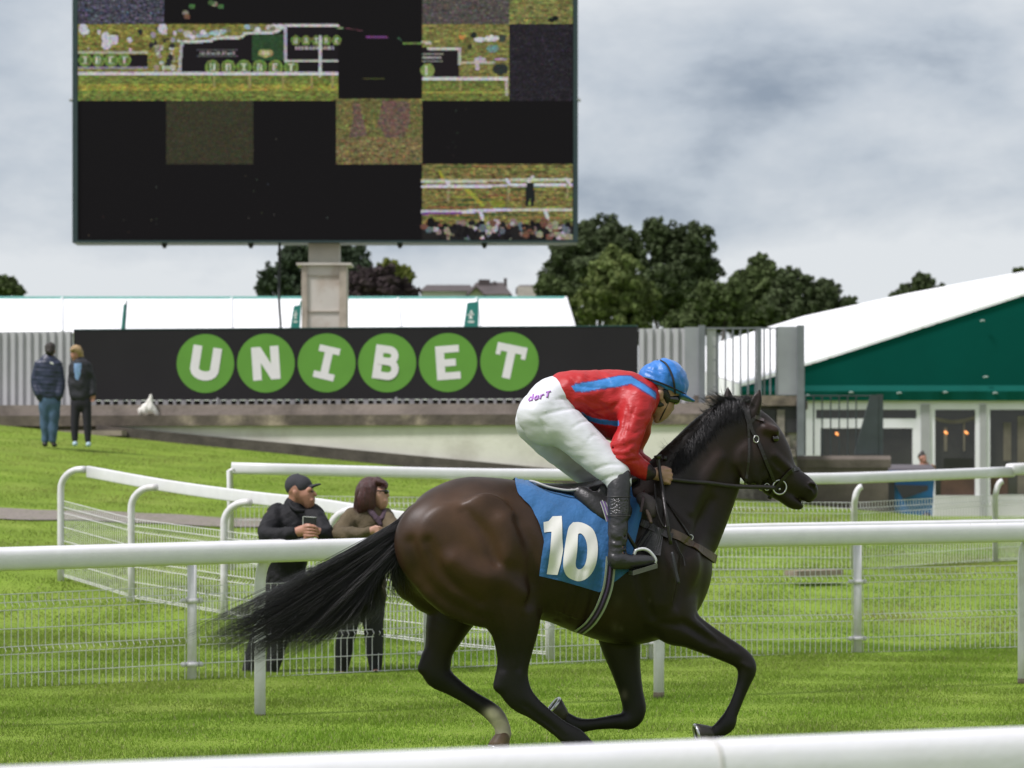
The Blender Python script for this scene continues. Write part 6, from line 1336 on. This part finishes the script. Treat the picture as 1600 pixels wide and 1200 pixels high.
b = MB(); b.extr([(.0, .073), (.098, .067), (.098, .071), (0, .078)], P(*z7(312, 340), d0-.457), (1, 0, 0), (0, 0, 1), (.01, .016, 0)); b.extr([(-.004, 0), (.001, 0), (.001, .076), (-.004, .076)], P(*z7(312, 340), d0-.457), (1, 0, 0), (0, 0, 1), (.01, .016, 0)); b.build('page_edge', mat('paper', (.62, .64, .60), .7), rc)
# --- woman with maroon hair
lo, hi = np.array([-1.75, 25.2, -.1]), np.array([-.45, 26.7, 1.75]); L0 = np.array([PV(570, d0), d0, 0.])
f = Field(lo, hi, .0062)
legs = ([(570, 700, .04, 66), (545, 860, .05, 46), (525, 980, .06, 38), (512, 1095, .08, 26), (512, 1120, .02, 20)], [(670, 700, .02, 66), (678, 860, .03, 46), (684, 980, .04, 38), (688, 1085, .05, 26), (690, 1108, 0, 20)])
for l in legs: pc(f, z7, m7, d0, l, .03)
pc(f, z7, m7, d0, [(620, 680, .03, 90, .8), (630, 520, 0, 82, .8), (645, 400, -.04, 92, .75), (660, 310, -.06, 66, .8)], .04)
pc(f, z7, m7, d0, [(665, 275, -.05, 44), (668, 232, -.06, 38), (680, 205, -.07, 42)], .03)
pc(f, z7, m7, d0, [(668, 150, -.07, 58), (690, 170, -.08, 54, .95)], .03)
pc(f, z7, m7, d0, [(712, 180, -.10, 40, 1.05), (724, 215, -.10, 32, 1.1), (722, 238, -.10, 17, 1.3)], .02)
pc(f, z7, m7, d0, [(742, 160, -.12, 8), (752, 174, -.125, 8), (757, 182, -.125, 7)], .012); pc(f, z7, m7, d0, [(741, 208, -.135, 8, 1.6)], .01); pc(f, z7, m7, d0, [(738, 219, -.125, 8, 1.6)], .01)
pc(f, z7, m7, d0, [(560, 300, -.02, 40), (502, 378, -.30, 30), (580, 380, -.40, 26), (655, 372, -.42, 20)], .02)
pc(f, z7, m7, d0, [(745, 300, -.03, 40), (790, 370, -.28, 30), (750, 378, -.38, 25), (712, 372, -.42, 20)], .02)
pc(f, z7, m7, d0, [(662, 366, -.43, 20, .8), (690, 358, -.45, 22, .7)], .01); pc(f, z7, m7, d0, [(716, 368, -.42, 20, .8), (700, 366, -.43, 20, .7)], .01)
for i in range(4): y = 346+11*i; pc(f, z7, m7, d0, [(692, y, -.468, 6.4), (708, y-1, -.475, 6), (722, y+4, -.46, 5.6)], .003)
pc(f, z7, m7, d0, [(672, 352, -.45, 7), (692, 340, -.465, 6)], .004)
wom = out_(f, 'person', skinB, None, L0); tag(wom, 'woman with maroon bobbed hair and sunglasses in brown jacket at the fence', 'person')
f = Field(lo, hi, .0095)
pc(f, z7, m7, d0, [(625, 690, .03, 122, .75), (628, 600, .02, 112, .78), (632, 470, -.02, 108, .8), (648, 350, -.05, 108, .76), (660, 295, -.06, 76, .8), (664, 262, -.055, 50, 1)], .05)
pc(f, z7, m7, d0, [(575, 298, -.02, 58), (505, 370, -.28, 42), (520, 384, -.34, 38), (590, 380, -.40, 35), (652, 372, -.42, 29)], .03)
pc(f, z7, m7, d0, [(735, 300, -.04, 56), (790, 366, -.26, 42), (775, 380, -.34, 36), (722, 374, -.41, 28)], .03)
f.wave(fold_noise(5, .0055, 48)); f.wave(fold_noise(32, .0022, 120))
wj = out_(f, 'jacket', mat('jacket_brown', (.095, .070, .034), .8, .2, 9, .35, 60), wom)
f = Field(lo, hi, .0095)
for l in legs: pc(f, z7, m7, d0, [(a, b_, c, r+8) for a, b_, c, r in l[:-1]], .03)
pc(f, z7, m7, d0, [(622, 720, .03, 104, .75), (622, 640, .03, 104, .75)], .04); f.wave(fold_noise(6, .003, 30)); out_(f, 'trousers', MATS['trousers_black'], wom)
f = Field(lo, hi, .008)
for X, Y, dd in ((512, 1118, .08), (690, 1106, .05)): pc(f, z7, m7, d0, [(X, Y, dd, 22, 1.1), (X+2, Y+8, dd-.12, 18, 1.2), (X+3, Y+11, dd-.18, 12, 1.2)], .02)
out_(f, 'shoes', shm, wom)
f = Field([-1.4, 25.4, 1.1], [-.7, 26.4, 1.8], .006)
pc(f, z7, m7, d0, [(658, 148, -.06, 66, 1.05), (650, 170, -.05, 66, 1.05)], .03)
for dd in (-.155, .05): pc(f, z7, m7, d0, [(650, 150, dd, 40, .6), (632, 210, dd, 42, .6), (615, 250, dd+.02, 26, .7)], .03)
pc(f, z7, m7, d0, [(632, 160, -.04, 42, 1.2), (612, 220, -.03, 34, 1.6), (592, 255, -.03, 20, 1.8)], .03)
pc(f, z7, m7, d0, [(700, 108, -.08, 26, 2.2), (738, 122, -.09, 16, 2.4), (745, 140, -.09, 8, 2.4)], .02)
pc(f, z7, m7, d0, [(672, 170, -.168, 18, .6), (670, 225, -.16, 20, .7), (660, 262, -.15, 12, .8)], .02)
f.wave(lambda X, Y, Z: .0014*np.sin(X*230+Z*20+Y*140)+.001*np.sin(X*140-Y*200))
out_(f, 'hair', mat('hair_maroon', (.055, .014, .012), .42, .35, 40, .5, 110, stretch=(3, 3, .4)), wom)
gens = []; rh = np.random.default_rng(9)
for i in range(900):
    side = rh.random(); dd0 = -.14 + .22*side; sp = np.array([rh.uniform(640, 700), 92+rh.uniform(-3, 12)])
    if rh.random() < .2: ep = np.array([rh.uniform(715, 752), rh.uniform(120, 146)]); mid = np.array([735, 92]); dd1 = -.15 - .02*rh.random()
    else: ep = np.array([rh.uniform(572, 690), 262+rh.normal(0, 10)]); mid = np.array([ep[0]+6+rh.normal(0, 5), rh.uniform(115, 160)]); dd1 = -.19 + .28*side
    pt = bez([sp, (sp+mid)/2+[0, -8], mid+[0, 30], ep], 13); wv = rh.normal(0, .8)*np.sin(np.linspace(0, 6, 13)+rh.uniform(0, 6)); dd = np.linspace(dd0*.5-.04, dd1, 13)
    gens.append((np.array([P(*z7(pt[k, 0]+wv[k], pt[k, 1]), d0+dd[k]) for k in range(13)]), rh.uniform(.0016, .003)))
strands('hair_strands', gens, wom, 12, True, mat('hair_strand_maroon', (.075, .020, .015), .35, .3, 40, spec=.6))
f = Field([-1.1, 25.6, 1.35], [-.75, 26.1, 1.7], .004)
pc(f, z7, m7, d0, [(744, 161, -.15, 12, .5), (750, 163, -.10, 12, .5)], .01); pc(f, z7, m7, d0, [(700, 156, -.17, 5, .6), (744, 158, -.16, 5, .6)], .004)
out_(f, 'sunglasses', MATS['goggles'], wom)
f = Field([-1.4, 25.2, 1.0], [-.6, 26.3, 1.5], .008)
pc(f, z7, m7, d0, [(655, 255, -.15, 16), (690, 295, -.175, 17), (715, 330, -.19, 13)], .02); pc(f, z7, m7, d0, [(735, 262, -.11, 14), (725, 300, -.165, 16)], .02); f.wave(fold_noise(8, .004, 70, 4))
out_(f, 'scarf', mat('scarf_mauve', (.070, .042, .062), .85, .3, 25, .4), wom)
# --- standing couple on the bank
def z9(X, Y): return 20+X/6.319, 520+Y/6.319
m9 = 6.319*91; d9 = 55.0
lo, hi = np.array([-8.55, 54.4, 1.9]), np.array([-7.55, 55.6, 4.1]); L0 = np.array([PV(77, d9), d9, float(zg(PV(77, d9), d9))])
legs = ([(320, 690, 0, 52), (318, 880, .02, 40), (322, 1060, .03, 26), (318, 1098, 0, 20)], [(415, 690, 0, 52), (405, 880, 0, 40), (395, 1060, 0, 26), (405, 1102, 0, 20)])
f = Field(lo, hi, .014)
for l in legs: pc(f, z9, m9, d9, l, .03)
pc(f, z9, m9, d9, [(365, 650, 0, 85, .7), (350, 450, 0, 92, .7), (350, 320, 0, 85, .7), (362, 230, 0, 36)], .04); pc(f, z9, m9, d9, [(368, 150, 0, 46, 1.15), (372, 185, -.02, 42, 1.1)], .03); pc(f, z9, m9, d9, [(415, 190, .03, 10), (408, 175, -.0, 9)], .02)
pc(f, z9, m9, d9, [(265, 320, 0, 36), (225, 480, 0, 30), (258, 575, -.08, 22)], .02); pc(f, z9, m9, d9, [(438, 320, 0, 36), (478, 480, 0, 30), (466, 580, -.08, 22)], .02)
pm = out_(f, 'person', skinA, None, L0); tag(pm, 'man in navy padded jacket and jeans, back turned, on the grass bank', 'person')
f = Field(lo, hi, .014)
pc(f, z9, m9, d9, [(365, 610, 0, 112, .75), (352, 460, 0, 122, .72), (350, 330, 0, 112, .7), (362, 250, 0, 55, .9)], .05)
pc(f, z9, m9, d9, [(265, 318, 0, 56), (222, 470, 0, 48), (250, 590, -.06, 44), (268, 640, -.06, 36)], .03); pc(f, z9, m9, d9, [(435, 318, 0, 56), (470, 470, 0, 48), (462, 590, -.06, 44), (452, 640, -.06, 36)], .03)
f.wave(lambda X, Y, Z: .006*np.abs(np.sin((Z+.06*X)*44))+fold_noise(9, .004, 30)(X, Y, Z))
out_(f, 'jacket', mat('jacket_navy', (.016, .024, .058), .45, .2, 8, .2, 40), pm)
f = Field(lo, hi, .014)
for l in legs: pc(f, z9, m9, d9, [(a, b_, c, r+10) for a, b_, c, r in l[:-1]], .03)
pc(f, z9, m9, d9, [(366, 690, 0, 100, .72), (366, 620, 0, 104, .75)], .04); f.wave(fold_noise(10, .005, 25)); out_(f, 'jeans', mat('denim', (.055, .105, .175), .85, .3, 8, .2, 60), pm)
f = Field(lo, hi, .012); pc(f, z9, m9, d9, [(368, 148, .0, 54, 1.15), (366, 185, -.03, 46, 1.1)], .02); f.wave(fold_noise(11, .006, 90, 5)); out_(f, 'hair', MATS['hair_dark'] if 'hair_dark' in MATS else mat('hair_dark', (.022, .015, .011), .6, .3, 40, .4), pm)
f = Field(lo, hi, .014)
for X, Y in ((315, 1100), (408, 1105)): pc(f, z9, m9, d9, [(X, Y, 0, 26, 1.2), (X+12, Y+5, .12, 20, 1.4)], .02)
out_(f, 'shoes', shm, pm)
b = MB(); b.tube([P(*z9(368, 292), d9-.17), P(*z9(400, 308), d9-.17)], .016, 5); b.build('shoulder_mark', letw, pm)
lo, hi = np.array([-8.1, 54.4, 1.9]), np.array([-7.0, 55.6, 4.1]); L0 = np.array([PV(127, d9), d9, float(zg(PV(127, d9), d9))])
legs = ([(625, 690, 0, 42), (612, 880, 0, 33), (612, 1050, 0, 22), (618, 1092, -.02, 18)], [(725, 690, 0, 42), (735, 880, 0, 33), (742, 1058, 0, 22), (746, 1098, -.02, 18)])
f = Field(lo, hi, .014)
for l in legs: pc(f, z9, m9, d9, l, .03)
pc(f, z9, m9, d9, [(670, 650, 0, 76, .7), (660, 450, 0, 78, .7), (655, 330, 0, 76, .7), (640, 270, 0, 34)], .04); pc(f, z9, m9, d9, [(622, 180, 0, 48, 1.05), (612, 225, -.02, 40, 1.1), (608, 255, -.03, 24, 1.2)], .03); pc(f, z9, m9, d9, [(590, 215, -.05, 8), (583, 228, -.06, 8)], .01)
pc(f, z9, m9, d9, [(735, 335, 0, 32), (785, 490, .02, 27), (795, 610, -.02, 22)], .02); pc(f, z9, m9, d9, [(595, 335, 0, 32), (578, 480, -.03, 27), (588, 580, -.05, 20)], .02)
pc(f, z9, m9, d9, [(795, 630, -.02, 22, .8), (795, 655, -.02, 20, .7)], .01)
for i in range(4): pc(f, z9, m9, d9, [(778+10*i, 660, -.03, 6), (772+9*i, 682, -.05, 5.5)], .006)
pc(f, z9, m9, d9, [(775, 630, -.04, 7), (760, 660, -.05, 6)], .006)
pw = out_(f, 'person', skinA, None, L0); tag(pw, 'woman with short blonde hair in dark jacket facing the man on the bank', 'person')
f = Field(lo, hi, .014)
pc(f, z9, m9, d9, [(672, 620, 0, 98, .72), (664, 470, 0, 100, .72), (660, 345, 0, 98, .72), (655, 300, 0, 66, .8)], .05)
pc(f, z9, m9, d9, [(735, 330, 0, 48), (782, 480, .02, 40), (792, 595, -.02, 34)], .03); pc(f, z9, m9, d9, [(600, 335, 0, 44), (582, 470, -.03, 38), (590, 590, -.05, 34), (602, 640, -.05, 26)], .03)
f.wave(fold_noise(12, .006, 30))
def wcol(V):
    x, y = pix(V); X, Y = (x-20)*6.319, (y-520)*6.319; c = np.tile(np.array([.010, .011, .016]), (len(V), 1)); m = inpoly(X, Y, [(605, 300), (680, 300), (668, 400), (645, 468), (618, 455), (605, 380)]) & (V[:, 1] < d9); c[m] = (.16, .27, .45); return c
out_(f, 'jacket', mat('jacket_ink', (.01, .01, .016), .7, .2, 8, .2, 40, col=True), pw, None, wcol)
f = Field(lo, hi, .014)
for l in legs: pc(f, z9, m9, d9, [(a, b_, c, r+9) for a, b_, c, r in l[:-1]], .03)
pc(f, z9, m9, d9, [(671, 690, 0, 86, .7), (671, 620, 0, 90, .7)], .04); out_(f, 'trousers', mat('trousers_ink', (.012, .011, .018), .8, .2, 12), pw)
f = Field(lo, hi, .012); pc(f, z9, m9, d9, [(628, 178, .01, 60, 1.05), (645, 205, .03, 52, 1.1)], .02); pc(f, z9, m9, d9, [(590, 168, -.05, 28, 1.6)], .02); pc(f, z9, m9, d9, [(665, 230, .03, 34, 1.2)], .02)
pc(f, z9, m9, d9, [(598, 232, -.10, 38, 1)], .02, carve=True); f.wave(fold_noise(13, .006, 90, 5)); out_(f, 'hair', mat('hair_blonde', (.36, .24, .11), .5, .3, 40, .4), pw)
f = Field(lo, hi, .014)
for X, Y in ((616, 1092), (748, 1098)): pc(f, z9, m9, d9, [(X, Y, 0, 26, 1.2), (X-4, Y+8, -.12, 22, 1.4)], .02)
out_(f, 'shoes', mat('trainer_pale', (.42, .58, .66), .6, .2, 14), pw)
# --- woman behind the bin
dB = 67.6; mB = F/dB
def zb_(X, Y): return X, Y
cz = lambda y: CAMH + (HY-y)/F*dB
lo, hi = np.array([PV(1418, dB), dB-.7, .5]), np.array([PV(1472, dB), dB+.5, 2.4]); gz = float(zg(PV(1445, dB), dB)); gy = HY - (gz-CAMH)*F/dB; L0 = np.array([PV(1446, dB), dB, gz])
f = Field(lo, hi, .014)
pc(f, zb_, mB, dB, [(1443, 765, .05, 9), (1447, 742, 0, 10, .8), (1444, 728, -.05, 8)], .04); pc(f, zb_, mB, dB, [(1442, 724, -.06, 3.8), (1441.5, 716, -.08, 6.4, 1)], .02); pc(f, zb_, mB, dB, [(1444, 720, -.12, 4, 1)], .02); pc(f, zb_, mB, dB, [(1446.5, 717, -.16, .9)], .01)
for dx in (-5, 5): pc(f, zb_, mB, dB, [(1447+dx, 768, .05, 5.6), (1447+dx, 790, .03, 4), (1447+dx, gy-3, .05, 2.6), (1447+dx, gy-1, -.06, 2.4)], .03)
pc(f, zb_, mB, dB, [(1454, 733, -.02, 4), (1461, 745, -.2, 3.4), (1459, 730, -.5, 2.6)], .02); pc(f, zb_, mB, dB, [(1459, 729, -.52, 2.6), (1456.5, 727, -.58, 2.2)], .01); pc(f, zb_, mB, dB, [(1435, 733, -.02, 4), (1430, 746, -.2, 3.4), (1434, 736, -.45, 2.6)], .02)
pb = out_(f, 'person', skinA, None, L0); tag(pb, 'woman with dark hair bun in blue top, half hidden behind the bin', 'person')
f = Field(lo, hi, .014)
pc(f, zb_, mB, dB, [(1447, 770, .05, 11.5, .8), (1448, 748, 0, 12, .8), (1446, 733, -.04, 10, .8), (1443.5, 728, -.05, 6, 1)], .05)
pc(f, zb_, mB, dB, [(1455, 733, -.02, 5.5), (1461.5, 745, -.18, 4.6), (1460, 734, -.42, 3.6)], .03); pc(f, zb_, mB, dB, [(1436, 733, -.02, 5.5), (1431, 746, -.18, 4.6), (1434, 738, -.4, 3.6)], .03)
out_(f, 'jacket', mat('jacket_teal', (.012, .06, .10), .7, .2, 8, .2, 40), pb)
f = Field(lo, hi, .014)
for dx in (-5, 5): pc(f, zb_, mB, dB, [(1447+dx, 768, .05, 6.6), (1447+dx, 790, .03, 5), (1447+dx, gy-4, .05, 3.6)], .03)
out_(f, 'trousers', MATS['trousers_ink'], pb)
f = Field(lo, hi, .012); pc(f, zb_, mB, dB, [(1440.5, 713.5, -.05, 6.6, 1.1)], .02); pc(f, zb_, mB, dB, [(1441, 707.5, -.03, 3.4)], .012); out_(f, 'hair', MATS['hair_dark'], pb)
